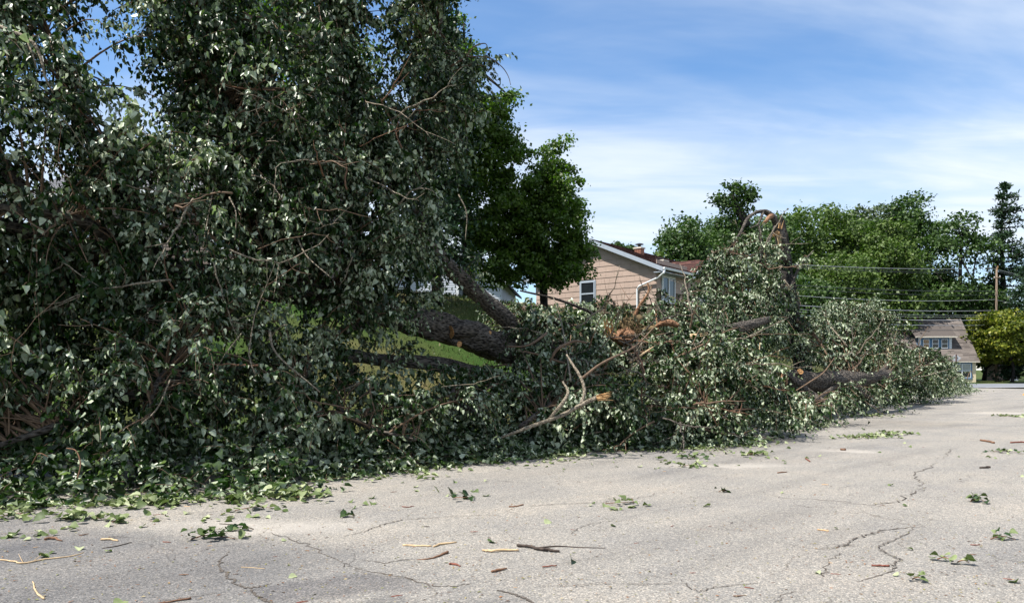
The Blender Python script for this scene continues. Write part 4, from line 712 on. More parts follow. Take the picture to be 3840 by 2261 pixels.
std_tree('maple_tree', 'bright green spreading maple overlapping the left end of the tan house', 'tree', P(2040, HY, 27.5)[:2], 7.2, 4.2, 0.0, 0.115, 330, 110, 'maple', seed=22, puff=0.066, group='maples on the bank',
         lobes=[lobe(2075, 610, 27, 75, 95, 0.9), lobe(2100, 740, 27, 105, 130, 1.2), lobe(2075, 880, 27, 165, 150, 1.5), lobe(2160, 930, 26.6, 85, 90, 1.0), lobe(1960, 880, 27, 130, 170, 1.3), lobe(2050, 1000, 26.8, 150, 75, 1.0), lobe(2020, 720, 27, 80, 120, 1.0), lobe(2130, 1020, 26.6, 110, 70, 1.0), lobe(1980, 1040, 26.6, 150, 65, 1.0), lobe(1860, 1010, 26.4, 110, 80, 0.9)])
# conifers
def conifer(name, label, px, top, d, wpx, lo, seed, whorls=26, dens=1.0, group=None, asym=0.0, leaf=None):
    r = np.random.default_rng(2000+seed); x, y = P(px, HY, d)[:2]; z0 = h1(x, y); H = CAMZ-(top-HY)/FPX*d-z0; R = wpx/FPX*d/2; th = thing(name, label, 'conifer', (x, y, z0), group); lf = leaf or 0.0045*d
    tq = np.array([(x+0.012*H*math.sin(t*5+seed), y, z0+H*t) for t in np.linspace(0, 1, 14)]); MB().tube(tq, [H*0.016, H*0.012, H*0.002], 9, 0.1).build('trunk', M['bark_dark'], th, True)
    BR = []; Pt = []; Dd = []
    for i in range(whorls):
        t = lo+(1-lo)*(i+r.random())/whorls; rr = R*(1-(t-lo)/(1-lo))**0.65*(0.65+0.5*r.random())+0.15
        for k in range(int(5*dens)+1):
            an = r.random()*6.28; l = rr*(0.55+0.6*r.random())*(1+asym*math.cos(an)); a = np.array((x, y, z0+H*t)); e = a+np.array((math.cos(an)*l, math.sin(an)*l, l*(0.30-0.55*(1-t)))); q = bez(a, (a+e)/2+np.array((0, 0, -0.06*l)), e, 6); BR.append(q)
            m_ = int(26*max(l, 1)/R*2.2); s = 0.25+0.75*r.random(m_)**0.7; pp = a+(e-a)*s[:, None]+r.normal(0, 1, (m_, 3))*np.array((0.11*l+0.1, 0.11*l+0.1, 0.06*l+0.08)); Pt.append(pp); Dd.append(unit((e-a)*0.25/l+r.normal(0, 0.5, (m_, 3))+np.array((0, 0, 0.25))))
    V, Fq = tubes_np(np.array(BR), np.linspace(0.004*H, 0.001*H, 6)[None].repeat(len(BR), 0), 4); obj_np('boughs', V, Fq, M['bark_dark'], th, smooth=True, kind='stuff')
    Pt = np.concatenate(Pt); Dd = np.concatenate(Dd); V, Fq = leaves4(Pt, Dd, unit(r.normal(0, 0.6, Pt.shape)+np.array((0, 0, 0.5))), lf*(0.7+0.8*r.random(len(Pt))), 0.42)
    obj_np('needles', V, Fq, M['needle'], th, np.clip(0.5+0.25*r.normal(0, 1, len(Pt)), 0, 1), kind='stuff')
conifer('pine_tree', 'tall pine with a bare lower trunk standing above the right treeline', 3765, 690, 100, 210, 0.42, 1, 24, 1.3, asym=0.35)
conifer('spruce_tree', 'dark spruce at the right edge behind the wires', 3850, 1000, 90, 190, 0.05, 2, 24, 1.6)
conifer('spruce_tree', 'dark evergreen spire behind the top right of the silvery crown', 1640, -190, 24, 330, 0.10, 3, 30, 2.4, leaf=0.16)

# ------------------------------------------------------------------ houses
class Frame:
    def __init__(s, o, th): s.o = np.array(o, float); s.u = np.array((math.cos(th), -math.sin(th), 0)); s.v = np.array((math.sin(th), math.cos(th), 0)); s.z = np.array((0, 0, 1.0)); s.ax = np.array((s.u, s.v, s.z))
    def p(s, u, v, z): return s.o+s.u*u+s.v*v+s.z*z
    def box(s, mb, u0, u1, v0, v1, z0, z1, tone=0.5): return mb.box(s.p((u0+u1)/2, (v0+v1)/2, (z0+z1)/2), (abs(u1-u0)/2, abs(v1-v0)/2, abs(z1-z0)/2), s.ax, tone)
def clip_poly(poly, a, b_, c):                         # keep a*x+b*y<=c
    o = []
    for i in range(len(poly)):
        p, q = poly[i], poly[(i+1) % len(poly)]; dp = a*p[0]+b_*p[1]-c; dq = a*q[0]+b_*q[1]-c
        if dp <= 0: o.append(p)
        if dp*dq < 0: t = dp/(dp-dq); o.append((p[0]+(q[0]-p[0])*t, p[1]+(q[1]-p[1])*t))
    return o
def roof_field(name, o, du, dv, L, W, tab, course, m, parent, clip=None, seed=0, jit=0.4):
    """lapped shingles: o = lower corner, du along the eave, dv up the slope"""
    r = np.random.default_rng(seed); du = unit(np.array(du, float)); dv = unit(np.array(dv, float)); n = np.cross(du, dv); n = n if n[2] > 0 else -n; mb = MB(); rows = int(W/course)+1
    for i in range(rows):
        y0 = i*course; y1 = min(y0+course+0.02, W); x = -tab*r.random(); 
        while x < L:
            wv = tab*(1+jit*(r.random()-0.5)); a, b_ = max(x, 0), min(x+wv, L); x += wv
            if b_-a < 0.02: continue
            poly = [(a, y0), (b_, y0), (b_, y1), (a, y1)]
            for c in (clip or []):
                poly = clip_poly(poly, *c)
                if len(poly) < 3: break
            if len(poly) < 3: continue
            tn = float(np.clip(0.5+0.25*r.normal(), 0, 1)); up = 0.012+0.006*r.random()
            top = [o+du*p[0]+dv*p[1]+n*(0.006+up*(1-(p[1]-y0)/(course+0.02))) for p in poly]; mb.add(top, [tuple(range(len(top)))], tn)
            mb.add([o+du*a+dv*y0, o+du*b_+dv*y0, o+du*b_+dv*y0+n*(0.006+up), o+du*a+dv*y0+n*(0.006+up)], [(0, 1, 2, 3)], tn*0.5)
    return mb.build(name, m, parent, tones=True, kind='stuff')
def window(fr, parent, face, a, z, w_, h_, off, frame_m, glass_ms, sash=True, mull=1, trim=None, tw=0.1, name='window'):
    """face 'front': plane v=off facing -v, a along u; face 'side': plane u=off facing +u, a along v"""
    def bx(mb, a0, a1, z0, z1, d0, d1):
        return fr.box(mb, a0, a1, off-d1, off-d0, z0, z1) if face == 'front' else fr.box(mb, off+d0, off+d1, a0, a1, z0, z1)
    W = MB(); fw = 0.06; each = w_/mull
    for i in range(mull):
        x0 = a+i*each; x1 = x0+each
        bx(W, x0, x0+fw, z, z+h_, 0.03, 0.075); bx(W, x1-fw, x1, z, z+h_, 0.03, 0.075); bx(W, x0+fw, x1-fw, z, z+fw, 0.03, 0.072); bx(W, x0+fw, x1-fw, z+h_-fw, z+h_, 0.03, 0.072)
        if sash: bx(W, x0+fw, x1-fw, z+h_*0.47, z+h_*0.53, 0.03, 0.068)
    wo = W.build(name, M[frame_m], parent)
    for i in range(mull):
        gm = glass_ms[i % len(glass_ms)]; gms = gm if isinstance(gm, tuple) else (gm, gm)
        for (z0, z1), g_ in zip(((z+h_*0.53, z+h_-fw), (z+fw, z+h_*0.47)) if sash else ((z+fw, z+h_-fw),), gms):
            pm = MB(); bx(pm, a+i*each+fw, a+(i+1)*each-fw, z0, z1, 0.02, 0.04); pm.build('pane', M[g_], wo)
    if trim:
        T = MB(); bx(T, a-tw, a, z-tw, z+h_+tw, 0.0, 0.055); bx(T, a+w_, a+w_+tw, z-tw, z+h_+tw, 0.0, 0.055); bx(T, a, a+w_, z+h_, z+h_+tw, 0.0, 0.053); bx(T, a, a+w_, z-tw, z, 0.0, 0.09); T.build('window_trim', M[trim], wo)
    return wo
# tan house on the bank
th_ = math.radians(38); C0 = P(2462, HY, 38)[:2]; zb = h1(C0[0]-2, C0[1]+2)-0.3; ztop = 6.88
HT = thing('tan_house', 'tan shingle sided house with red brown roof behind the fallen branches', 'house', (*C0, zb))
fr = Frame((*C0, 0), th_); GW = 7.6; SL = 0.43; DP = 12.0; apex = ztop+SL*GW/2
core = MB(); core.prism([fr.p(-GW+0.03, 0.03, zb), fr.p(-0.03, 0.03, zb), fr.p(-0.03, 0.03, ztop-0.05), fr.p(-GW/2, 0.03, apex-0.08), fr.p(-GW+0.03, 0.03, ztop-0.05)], fr.v*(DP-0.1)); wallO = core.build('wall', M['house_core'], HT)
ch = 0.31; r_ = np.random.default_rng(4); WIN = (-4.55, -3.65, 5.05, 6.35)
def shingle_wall(face, L0, L1, zlo, zhi, holes, clips):
    rows = int((zhi-zlo)/ch)+1
    for i in range(rows):
        z0 = zlo+i*ch; x = L0-0.5*r_.random()
        while x < L1:
            wv = 0.50*(0.96+0.08*r_.random()); a, b_ = max(x, L0), min(x+wv-0.006, L1); x += wv
            if b_-a < 0.03: continue
            poly = [(a, z0), (b_, z0), (b_, z0+ch+0.015), (a, z0+ch+0.015)]
            for c in clips:
                poly = clip_poly(poly, *c)
                if len(poly) < 3: break
            if len(poly) < 3 or any(a < h[1] and b_ > h[0] and z0 < h[3]-0.1 and z0+ch > h[2]+0.1 and (a+b_)/2 > h[0] and (a+b_)/2 < h[1] for h in holes): continue
            mb = MB(); dd = lambda z: 0.006+0.020*(1-(z-z0)/(ch+0.015))
            if face == 'front': fa = [fr.p(p[0], -dd(p[1]), p[1]) for p in poly]; ba = [fr.p(p[0], 0.025, p[1]) for p in poly]
            else: fa = [fr.p(dd(p[1]), p[0], p[1]) for p in poly]; ba = [fr.p(-0.025, p[0], p[1]) for p in poly]
            n = len(poly); mb.add(fa+ba, [tuple(range(n))]+[(j, j+n, (j+1) % n+n, (j+1) % n) for j in range(n)]); mb.build('siding_shingle', M['siding'], wallO)
shingle_wall('front', -GW, 0, zb+0.9, apex, [WIN], [(SL, 1, ztop-0.02), (-SL, 1, ztop-0.02+SL*GW)])
shingle_wall('side', 0.0, 3.6, zb+1.6, ztop, [(0.55, 2.0, 5.1, 6.45)], [])
window(fr, HT, 'front', -4.55, 5.05, 0.9, 1.3, 0.0, 'gutter', ['glass'], True, 1, 'gutter', 0.06)
window(fr, HT, 'side', 0.6, 5.1, 1.4, 1.3, 0.0, 'white_trim', ['glass'], False, 2, 'white_trim', 0.07)
OV, RO = 0.55, 0.38                                   # eave and rake overhangs
def slope_slab(fr, sgn, u_e, z_e, u_r, z_r, v0, v1, m, parent, name, t=0.12):
    mb = MB(); mb.prism([fr.p(u_e, v0, z_e), fr.p(u_r, v0, z_r), fr.p(u_r, v0, z_r-t), fr.p(u_e, v0, z_e-t)], fr.v*(v1-v0)); return mb.build(name, m, parent)
ze = ztop-SL*OV+0.10; zr = apex+0.10
roof = slope_slab(fr, 1, OV, ze, -GW/2, zr, -RO, DP+RO, M['roof_red'], HT, 'roof'); slope_slab(fr, -1, -GW-OV, ze, -GW/2-0.002, zr, -RO, DP+RO, M['roof_red'], roof, 'roof_slope')
ku = math.hypot(GW/2+OV, zr-ze); roof_field('roof_shingles', fr.p(OV, -RO, ze), fr.v, fr.p(-GW/2, 0, zr)-fr.p(OV, 0, ze), DP+2*RO, ku, 0.32, 0.145, M['roof_red'], roof, seed=1)
ra = MB()
for s in (1, -1):
    e = OV if s > 0 else -GW-OV
    ra.prism([fr.p(e, -RO-0.03, ze-0.01), fr.p(-GW/2, -RO-0.03, zr-0.01), fr.p(-GW/2, -RO-0.03, zr-0.24), fr.p(e, -RO-0.03, ze-0.24)], fr.v*0.028)
    ra.prism([fr.p(e, -RO+0.002, ze-0.13), fr.p(-GW/2, -RO+0.002, zr-0.13), fr.p(-GW/2, -RO+0.002, zr-0.16), fr.p(e, -RO+0.002, ze-0.16)], fr.v*(RO-0.03))
ra.build('rake_board', M['gutter'], HT)
g = MB(); fr.box(g, 0.03, OV-0.01, -RO+0.01, 3.15, ze-0.26, ze-0.22); g.build('soffit', M['gutter'], HT)
g = MB(); g.prism([fr.p(OV+0.005, -RO-0.02, ze-0.02), fr.p(OV+0.12, -RO-0.02, ze-0.02), fr.p(OV+0.10, -RO-0.02, ze-0.13), fr.p(OV+0.005, -RO-0.02, ze-0.14)], fr.v*3.5); g.build('gutter', M['white_trim'], HT)
dq = [fr.p(OV+0.06, -RO+0.1, ze-0.12), fr.p(OV+0.05, -RO-0.02, ze-0.32), fr.p(0.2, -0.2, ze-0.50), fr.p(-0.95, -0.10, ze-0.86), fr.p(-1.06, -0.09, ze-1.02), fr.p(-1.06, -0.09, zb+0.4)]
MB().tube(dq, [0.05], 8).build('downspout', M['white_trim'], HT)
# right hand wing with its own ridge
WG = MB(); v0, v1 = 3.6, 7.6; we = ztop-0.18; wm = (v0+v1)/2; UW = 0.08; wr = we+0.5*(v1-v0)/2
WG.prism([fr.p(-2.5, v0, zb), fr.p(-2.5, v1, zb), fr.p(-2.5, v1, we), fr.p(-2.5, wm, wr-0.05), fr.p(-2.5, v0, we)], fr.u*(2.5+UW)); wing = WG.build('wing', M['siding'], HT)
wo_ = 0.4; wz_e = we-0.5*wo_+0.12; wz_r = wr+0.12; rs = MB()
rs.prism([fr.p(-3.2, v0-wo_, wz_e), fr.p(-3.2, wm, wz_r), fr.p(-3.2, v1+wo_, wz_e), fr.p(-3.2, v1+wo_, wz_e-0.1), fr.p(-3.2, wm, wz_r-0.12), fr.p(-3.2, v0-wo_, wz_e-0.1)], fr.u*(UW+3.2+0.4)); rs.build('wing_roof', M['roof_red'], wing)
kk = math.hypot(2+wo_, wz_r-wz_e); roof_field('wing_shingles', fr.p(-3.2, v0-wo_, wz_e), fr.u, fr.p(0, wm, wz_r)-fr.p(0, v0-wo_, wz_e), UW+3.6, kk, 0.32, 0.145, M['roof_red'], wing, seed=2)
g = MB(); ug = UW+0.42
g.prism([fr.p(ug, v0-wo_, wz_e), fr.p(ug, wm, wz_r), fr.p(ug, v1+wo_, wz_e), fr.p(ug, v1+wo_, wz_e-0.2), fr.p(ug, wm, wz_r-0.22), fr.p(ug, v0-wo_, wz_e-0.2)], fr.u*0.03); g.build('wing_rake', M['white_trim'], wing)
window(fr, HT, 'side', 5.0, 5.0, 1.2, 1.2, UW, 'white_trim', ['glass'], True, 1, 'white_trim', 0.07)
# chimneys
c = MB(); fr.box(c, -2.9, -2.5, 3.0, 3.4, apex-0.9, apex-0.12); chim = c.build('chimney', M['brick'], HT)
for i in range(5):
    for j in range(3):
        b = MB(); fr.box(b, -2.9+j*0.136, -2.9+j*0.136+0.125, 2.985, 3.0, apex-0.58+i*0.09, apex-0.58+i*0.09+0.078); b.build('brick', M['brick'], chim)
c = MB(); fr.box(c, -2.95, -2.45, 2.95, 3.45, apex-0.12, apex-0.04); c.build('chimney_crown', M['stone_cap'], chim)
c = MB(); c.tube([fr.p(-2.7, 3.2, apex-0.04), fr.p(-2.7, 3.2, apex+0.12)], [0.09], 10); c.build('flue', M['cap'], chim)
c = MB(); c.tube([fr.p(-2.7, 3.2, apex+0.12), fr.p(-2.7, 3.2, apex+0.15), fr.p(-2.7, 3.2, apex+0.21)], [0.24, 0.24, 0.05], 12); c.build('rain_cap', M['cap'], chim)
c = MB(); fr.box(c, -2.35, -1.75, 4.1, 4.6, ztop+0.2, ztop+0.85); ch2 = c.build('chimney', M['stone_cap'], HT)
c = MB(); fr.box(c, -2.5, -1.6, 4.0, 4.7, ztop+0.85, ztop+0.93); c.build('chimney_crown', M['stone_cap'], ch2)
c = MB(); fr.box(c, -2.25, -1.85, 4.15, 4.55, ztop+1.02, ztop+1.06); fr.box(c, -2.15, -1.95, 4.25, 4.45, ztop+0.93, ztop+1.02); c.build('rain_cap', M['cap'], ch2)

def clap_house(name, label, o, th, W, D, z0, ez, rise, wall, roofm, wins, gable_front=True, tr='white_trim'):
    f = Frame((*o, 0), th); H = thing(name, label, 'house', (*o, z0)); c = MB(); ap = ez+rise
    if gable_front: c.prism([f.p(0, 0, z0), f.p(W, 0, z0), f.p(W, 0, ez), f.p(W/2, 0, ap), f.p(0, 0, ez)], f.v*D)
    else: c.prism([f.p(0, 0, z0), f.p(0, 0, ez), f.p(0, D/2, ap), f.p(0, D, ez), f.p(0, D, z0)], f.u*W)
    wl = c.build('wall', M[wall], H); b = MB(); n = int((ez-z0)/0.14)
    for i in range(n+(int(rise/0.14) if gable_front else 0)):
        z = z0+i*0.14; k = max(0, (z+0.14-ez)/rise)*W/2 if gable_front else 0
        if W-2*k < 0.2: break
        b.add([f.p(k, -0.022, z), f.p(W-k, -0.022, z), f.p(W-k, -0.006, z+0.14), f.p(k, -0.006, z+0.14), f.p(k, -0.002, z), f.p(W-k, -0.002, z)], [(0, 1, 2, 3), (4, 5, 1, 0)])
    b.build('clapboards', M[wall], wl, kind='stuff'); ov = 0.4; rf = MB()
    if gable_front:
        s = rise/(W/2)
        rf.prism([f.p(-ov, -ov, ez-s*ov), f.p(W/2, -ov, ap), f.p(W+ov, -ov, ez-s*ov), f.p(W+ov, -ov, ez-s*ov+0.14), f.p(W/2, -ov, ap+0.16), f.p(-ov, -ov, ez-s*ov+0.14)], f.v*(D+2*ov)); ro = rf.build('roof', M[roofm], H)
        t = MB(); t.prism([f.p(-ov, -ov-0.03, ez-s*ov-0.08), f.p(W/2, -ov-0.03, ap-0.08), f.p(W+ov, -ov-0.03, ez-s*ov-0.08), f.p(W+ov, -ov-0.03, ez-s*ov+0.1), f.p(W/2, -ov-0.03, ap+0.12), f.p(-ov, -ov-0.03, ez-s*ov+0.1)], f.v*0.028); t.build('rake_board', M[tr], H)
    else:
        s = rise/(D/2)
        rf.prism([f.p(-ov, -ov, ez-s*ov), f.p(-ov, D/2, ap), f.p(-ov, D+ov, ez-s*ov), f.p(-ov, D+ov, ez-s*ov+0.14), f.p(-ov, D/2, ap+0.16), f.p(-ov, -ov, ez-s*ov+0.14)], f.u*(W+2*ov)); ro = rf.build('roof', M[roofm], H)
        roof_field('roof_shingles', f.p(-ov, -ov, ez-s*ov+0.14), f.u, f.p(0, D/2, ap+0.16)-f.p(0, -ov, ez-s*ov+0.14), W+2*ov, math.hypot(D/2+ov, rise+s*ov), 0.9, 0.15, M[roofm], ro, seed=9)
        t = MB(); f.box(t, -ov, W+ov, -ov-0.13, -ov-0.005, ez-s*ov-0.02, ez-s*ov+0.1); t.build('gutter', M[tr], H)
    for a, z, w_, h_ in wins: window(f, H, 'front', a, z, w_, h_, 0.0, tr, ['glass'], True, 1, tr, 0.1)
    return f, H
zl = h1(-16, 30)
clap_house('brown_house', 'dark brown house with grey roof glimpsed through the left crown', (-18.6, 29.5), 0.12, 10.5, 8, zl-0.3, zl+4.3, 2.3, 'brown_clap', 'roof_dark', [(1.0, zl+2.0, 1.0, 1.4), (4.0, zl+2.0, 1.0, 1.4), (7.2, zl+2.0, 1.0, 1.4), (1.0, zl-0.1, 1.0, 1.4), (7.2, zl-0.1, 1.0, 1.4)], False)
zg = h1(-5, 44)
clap_house('grey_house', 'pale blue grey clapboard house seen behind the leaning trunk', (-8.2, 45.0), 0.10, 7.6, 9, zg-0.3, zg+2.6, 2.3, 'grey_clap', 'roof_dark', [(1.0, zg+0.9, 0.9, 1.3), (5.0, zg+0.9, 0.9, 1.3)], True)
# cream house across the far street
CD = 88.0; co = P(3660, HY, CD)[:2]; fc = Frame((*co, 0), 0.10); HC = thing('cream_house', 'small cream stucco house with blue trim and steep grey roof across the street', 'house', (*co, 0.05))
CW, CDp, cez, crise = 8.7, 8.4, 2.78, 4.9; s = crise/(CDp/2)
c = MB(); c.prism([fc.p(-CW, 0, 0.0), fc.p(-CW, 0, cez), fc.p(-CW, CDp/2, cez+crise), fc.p(-CW, CDp, cez), fc.p(-CW, CDp, 0.0)], fc.u*CW); c.build('wall', M['cream'], HC)
ov = 0.28; c = MB(); c.prism([fc.p(-CW-0.3, -ov, cez-s*ov+0.12), fc.p(-CW-0.3, CDp/2, cez+crise+0.14), fc.p(-CW-0.3, CDp+ov, cez-s*ov+0.12), fc.p(-CW-0.3, CDp+ov, cez-s*ov-0.02), fc.p(-CW-0.3, CDp/2, cez+crise), fc.p(-CW-0.3, -ov, cez-s*ov-0.02)], fc.u*(CW+0.6)); roofC = c.build('roof', M['roof_grey'], HC)
o_ = fc.p(-CW-0.3, -ov, cez-s*ov+0.12); dvv = fc.p(0, CDp/2, cez+crise+0.14)-fc.p(0, -ov, cez-s*ov+0.12); roof_field('roof_shingles', o_, fc.u, dvv, CW+0.6, np.linalg.norm(dvv), 0.8, 0.17, M['roof_grey'], roofC, seed=5)
c = MB(); fc.box(c, -CW-0.3, 0.3, -ov-0.10, -ov-0.005, cez-s*ov-0.03, cez-s*ov+0.10); c.build('fascia', M['stone_cap'], HC)
# shed dormer
d0, d1, dz0, dz1, dvf = -6.05, -2.3, 4.05, 5.55, 0.95
c = MB(); c.prism([fc.p(d0, dvf, dz0), fc.p(d0, dvf, dz1), fc.p(d0, dvf+3.0, dz1+1.6), fc.p(d0, dvf+3.2, dz0+1.0)], fc.u*(d1-d0)); dorm = c.build('dormer', M['blue_trim'], HC)
c = MB(); c.prism([fc.p(d0-0.5, dvf-0.35, dz1-0.02), fc.p(d0-0.5, 4.05, cez+crise+0.20), fc.p(d0-0.5, 4.05, cez+crise+0.06), fc.p(d0-0.5, dvf-0.35, dz1-0.14)], fc.u*(d1-d0+1.0)); c.build('dormer_roof', M['roof_grey'], dorm)
c = MB(); fc.box(c, d0-0.5, d1+0.5, dvf-0.40, dvf-0.355, dz1-0.16, dz1+0.0); c.build('dormer_fascia', M['stone_cap'], dorm)
for a in (d0-0.02, d1-0.26):
    for k in range(7):
        c = MB(); fc.box(c, a, a+0.28, dvf-0.03, dvf-0.002, dz0+0.02+k*0.19, dz0+0.02+k*0.19+0.175); c.build('corner_shingle', M['white_trim'], dorm)
for i, gm in enumerate(('glass_blind', 'glass', 'glass')): window(fc, HC, 'front', d0+0.48+i*1.05, dz0+0.08, 0.74, 1.08, dvf, 'white_trim', [gm], True, 1)
window(fc, HC, 'front', -2.55, 0.62, 1.95, 1.65, 0.0, 'white_trim', [('glass_curtain', 'glass')], True, 2, 'blue_trim', 0.16)
window(fc, HC, 'front', -6.2, 0.62, 1.95, 1.65, 0.0, 'white_trim', [('glass_curtain', 'glass')], True, 2, 'blue_trim', 0.16)
c = MB(); fc.box(c, -5.15, -4.65, 4.3, 4.8, cez+crise-0.6, cez+crise+0.75); chc = c.build('chimney', M['red_brick'], HC); c = MB(); fc.box(c, -5.2, -4.6, 4.25, 4.85, cez+crise+0.75, cez+crise+0.85); c.build('chimney_crown', M['brick'], chc)
# small shed far right with fallen bough in front
so_ = P(3775, HY, 100)[:2]; SH = thing('shed', 'small pale shed under dark trees at the far right', 'shed', (*so_, 0.05)); fs = Frame((*so_, 0), -0.05)
c = MB(); c.prism([fs.p(-1.0, 0, 0), fs.p(-1.0, 0, 1.7), fs.p(-1.0, 1.2, 2.3), fs.p(-1.0, 2.4, 1.7), fs.p(-1.0, 2.4, 0)], fs.u*2.6); c.build('wall', M['siding'], SH)
c = MB(); c.prism([fs.p(-1.2, -0.2, 1.62), fs.p(-1.2, 1.2, 2.34), fs.p(-1.2, 2.6, 1.62), fs.p(-1.2, 2.6, 1.72), fs.p(-1.2, 1.2, 2.44), fs.p(-1.2, -0.2, 1.72)], fs.u*3.0); c.build('roof', M['roof_red'], SH)
c = MB(); fs.box(c, 0.45, 1.55, -0.04, -0.003, 0.05, 1.6); dr = c.build('door', M['white_trim'], SH)
c = MB(); c.prism([fs.p(0.5, -0.06, 0.1), fs.p(0.62, -0.06, 0.1), fs.p(1.5, -0.06, 1.5), fs.p(1.38, -0.06, 1.5)], fs.v*0.018); c.build('brace', M['gutter'], dr)
FB = thing('fallen_bough', 'bare pale bough lying on the verge in front of the far shed', 'branch', P(3740, HY, 92)*np.array((1, 1, 0)))
for q, r0 in (([(3725, 1434, 92), (3760, 1424, 92), (3800, 1418, 92.5), (3840, 1420, 93)], 0.09), ([(3765, 1432, 92), (3763, 1410, 92.2), (3760, 1405, 92.3)], 0.06), ([(3745, 1404, 92.5), (3790, 1410, 92.5)], 0.04)):
    MB().tube(catmull([P(*p) for p in q], 5), [r0, r0*0.5], 7, 0.1).build('branch', M['twig_pale'], FB, True)

# ------------------------------------------------------------------ poles, wires, sign
def pole(name, label, base, ztop, broken):
    th = thing(name, label, 'utility pole', (*base, 0)); b = np.array((*base, 0.0)); MB().tube([b, b+(0, 0, ztop*0.5), b+(0.05, 0, ztop)], [0.17, 0.14, 0.11], 12, 0.04).build('shaft', M['pole'], th, True)
    c = MB(); dv_ = np.array((*XS_N, 0)); c.box(b+np.array((0, -0.16, ztop*0.93)), (0.05, 0.5, 0.05), [np.array((*XS_D, 0)), dv_, (0, 0, 1)]); ca = c.build('crossarm', M['pole'], th)
    for k in (-0.4, 0.4): MB().tube([b+dv_*k+np.array((0, -0.16, ztop*0.93+0.06)), b+dv_*k+np.array((0, -0.16, ztop*0.93+0.2))], [0.05, 0.06, 0.03], 8).build('insulator', M['white_trim'], ca)
    if broken: splinter(th, b+np.array((0.05, 0, ztop-0.05)), (0.1, 0, 1), 0.7, 0.1, 9, 'splintered_top', 'fresh_wood', 31)
    return b
pL = P(2670, HY, 60)[:2]; pR = P(3736, HY, 91)[:2]
ZL = CAMZ-(940-HY)/FPX*60; ZR = CAMZ-(1012-HY)/FPX*91
pole('utility_pole', 'weathered pole rising behind the red brown wing roof', pL, ZL, False); pole('utility_pole', 'utility pole with a splintered top at the right beside the pine', pR, ZR, True)
dirp = unit(np.array((*(pR-pL), 0.0))); far_p = np.array((*pR, 0))+dirp*38
def wire(zl_, ym, yr, r, m, lab, off=0.0):
    """sagging span pole to pole, and on to the right"""
    sd_ = np.array((-dirp[1], dirp[0], 0))*off; a = np.array((*pL, 0))+sd_; b_ = np.array((*pR, 0))+sd_; t = 0.62; mid = a+(b_-a)*t
    zr_ = CAMZ-(yr-HY)/FPX*b_[1]; zm = CAMZ-(ym-HY)/FPX*mid[1]; sag = ((1-t)*zl_+t*zr_-zm)/(4*t*(1-t)); pts = []
    for k in np.linspace(0, 1, 22): q = a+(b_-a)*k; pts.append((q[0], q[1], (1-k)*zl_+k*zr_-4*sag*k*(1-k)))
    zf = zr_+0.3; c = far_p+sd_
    for k in np.linspace(0.1, 1, 12): q = b_+(c-b_)*k; pts.append((q[0], q[1], (1-k)*zr_+k*zf-4*sag*k*(1-k)*1.1))
    o = MB().tube(pts, [r], 6).build('overhead_wire', M[m]); tag(o, lab, 'wire', 'overhead wires along the far street')
zl0 = lambda py: CAMZ-(py-HY)/FPX*60
for ym, yr, zl_, r, m, lab, off in ((1008, 1006, zl0(968), 0.026, 'wire', 'topmost bright overhead wire crossing the far trees', 0.5), (1017, 1014, zl0(975), 0.016, 'wire_dark', 'thin dark wire just under the topmost bright wire', 0.2), (1023, 1019, zl0(980), 0.016, 'wire_dark', 'third wire from the top, thin and dark', -0.2),
        (1090, 1090, zl0(1045), 0.028, 'wire_dark', 'dark cable about midway between treetops and roof', 0), (1105, 1106, zl0(1060), 0.016, 'wire_dark', 'thin dark wire under the dark midway cable', -0.3), (1128, 1123, zl0(1080), 0.024, 'wire', 'grey wire next above the chimney top wire', 0.2),
        (1165, 1164, zl0(1120), 0.032, 'wire', 'bright cable passing just over the red chimney', 0), (1181, 1179, zl0(1135), 0.018, 'wire', 'thin grey wire level with the red chimney', -0.3), (1188, 1186, zl0(1143), 0.015, 'wire', 'thin wire running along the ridge of the cream house', 0.2),
        (1200, 1199, zl0(1158), 0.034, 'wire', 'bright cable over the upper roof of the cream house', 0), (1219, 1218, zl0(1178), 0.036, 'wire', 'bright cable across the dormer roof', -0.2), (1238, 1235, zl0(1198), 0.034, 'wire_dark', 'lowest dark cable at the dormer eave', 0.1)):
    wire(zl_, ym, yr, r, m, lab, off)
sp_ = P(3585, HY, 61)[:2]; SG = thing('road_sign', 'diamond road sign seen from behind on a rusty post by the cream house', 'road sign', (*sp_, 0.0)); b = np.array((*sp_, 0.0)); zt = CAMZ-(1328-HY)/FPX*61
MB().box(b+np.array((0, -0.03, zt/2)), (0.035, 0.025, zt/2)).build('post', M['sign_post'], SG); zc = CAMZ-(1343-HY)/FPX*61; hd = 0.43
MB().prism([b+np.array((hd, 0.004, zc)), b+np.array((0, 0.004, zc+hd*0.78)), b+np.array((-hd, 0.004, zc)), b+np.array((0, 0.004, zc-hd*0.78))], (0, 0.006, 0)).build('panel', M['sign_back'], SG)
for dz in (0.2, -0.2): MB().tube([b+np.array((0, -0.075, zc+dz)), b+np.array((0, -0.05, zc+dz))], [0.015], 8).build('bolt', M['cap'], SG)
cb = G(3856, 1481); CN = thing('marker', 'sliver of an orange marker on the road at the right edge', 'marker', cb); MB().tube([cb, cb+(0, 0, 0.06)], [0.30, 0.28], 12).build('base', M['orange'], CN); MB().tube([cb+(0, 0, 0.06), cb+(0, 0, 0.55)], [0.24, 0.05], 12).build('body', M['orange'], CN)

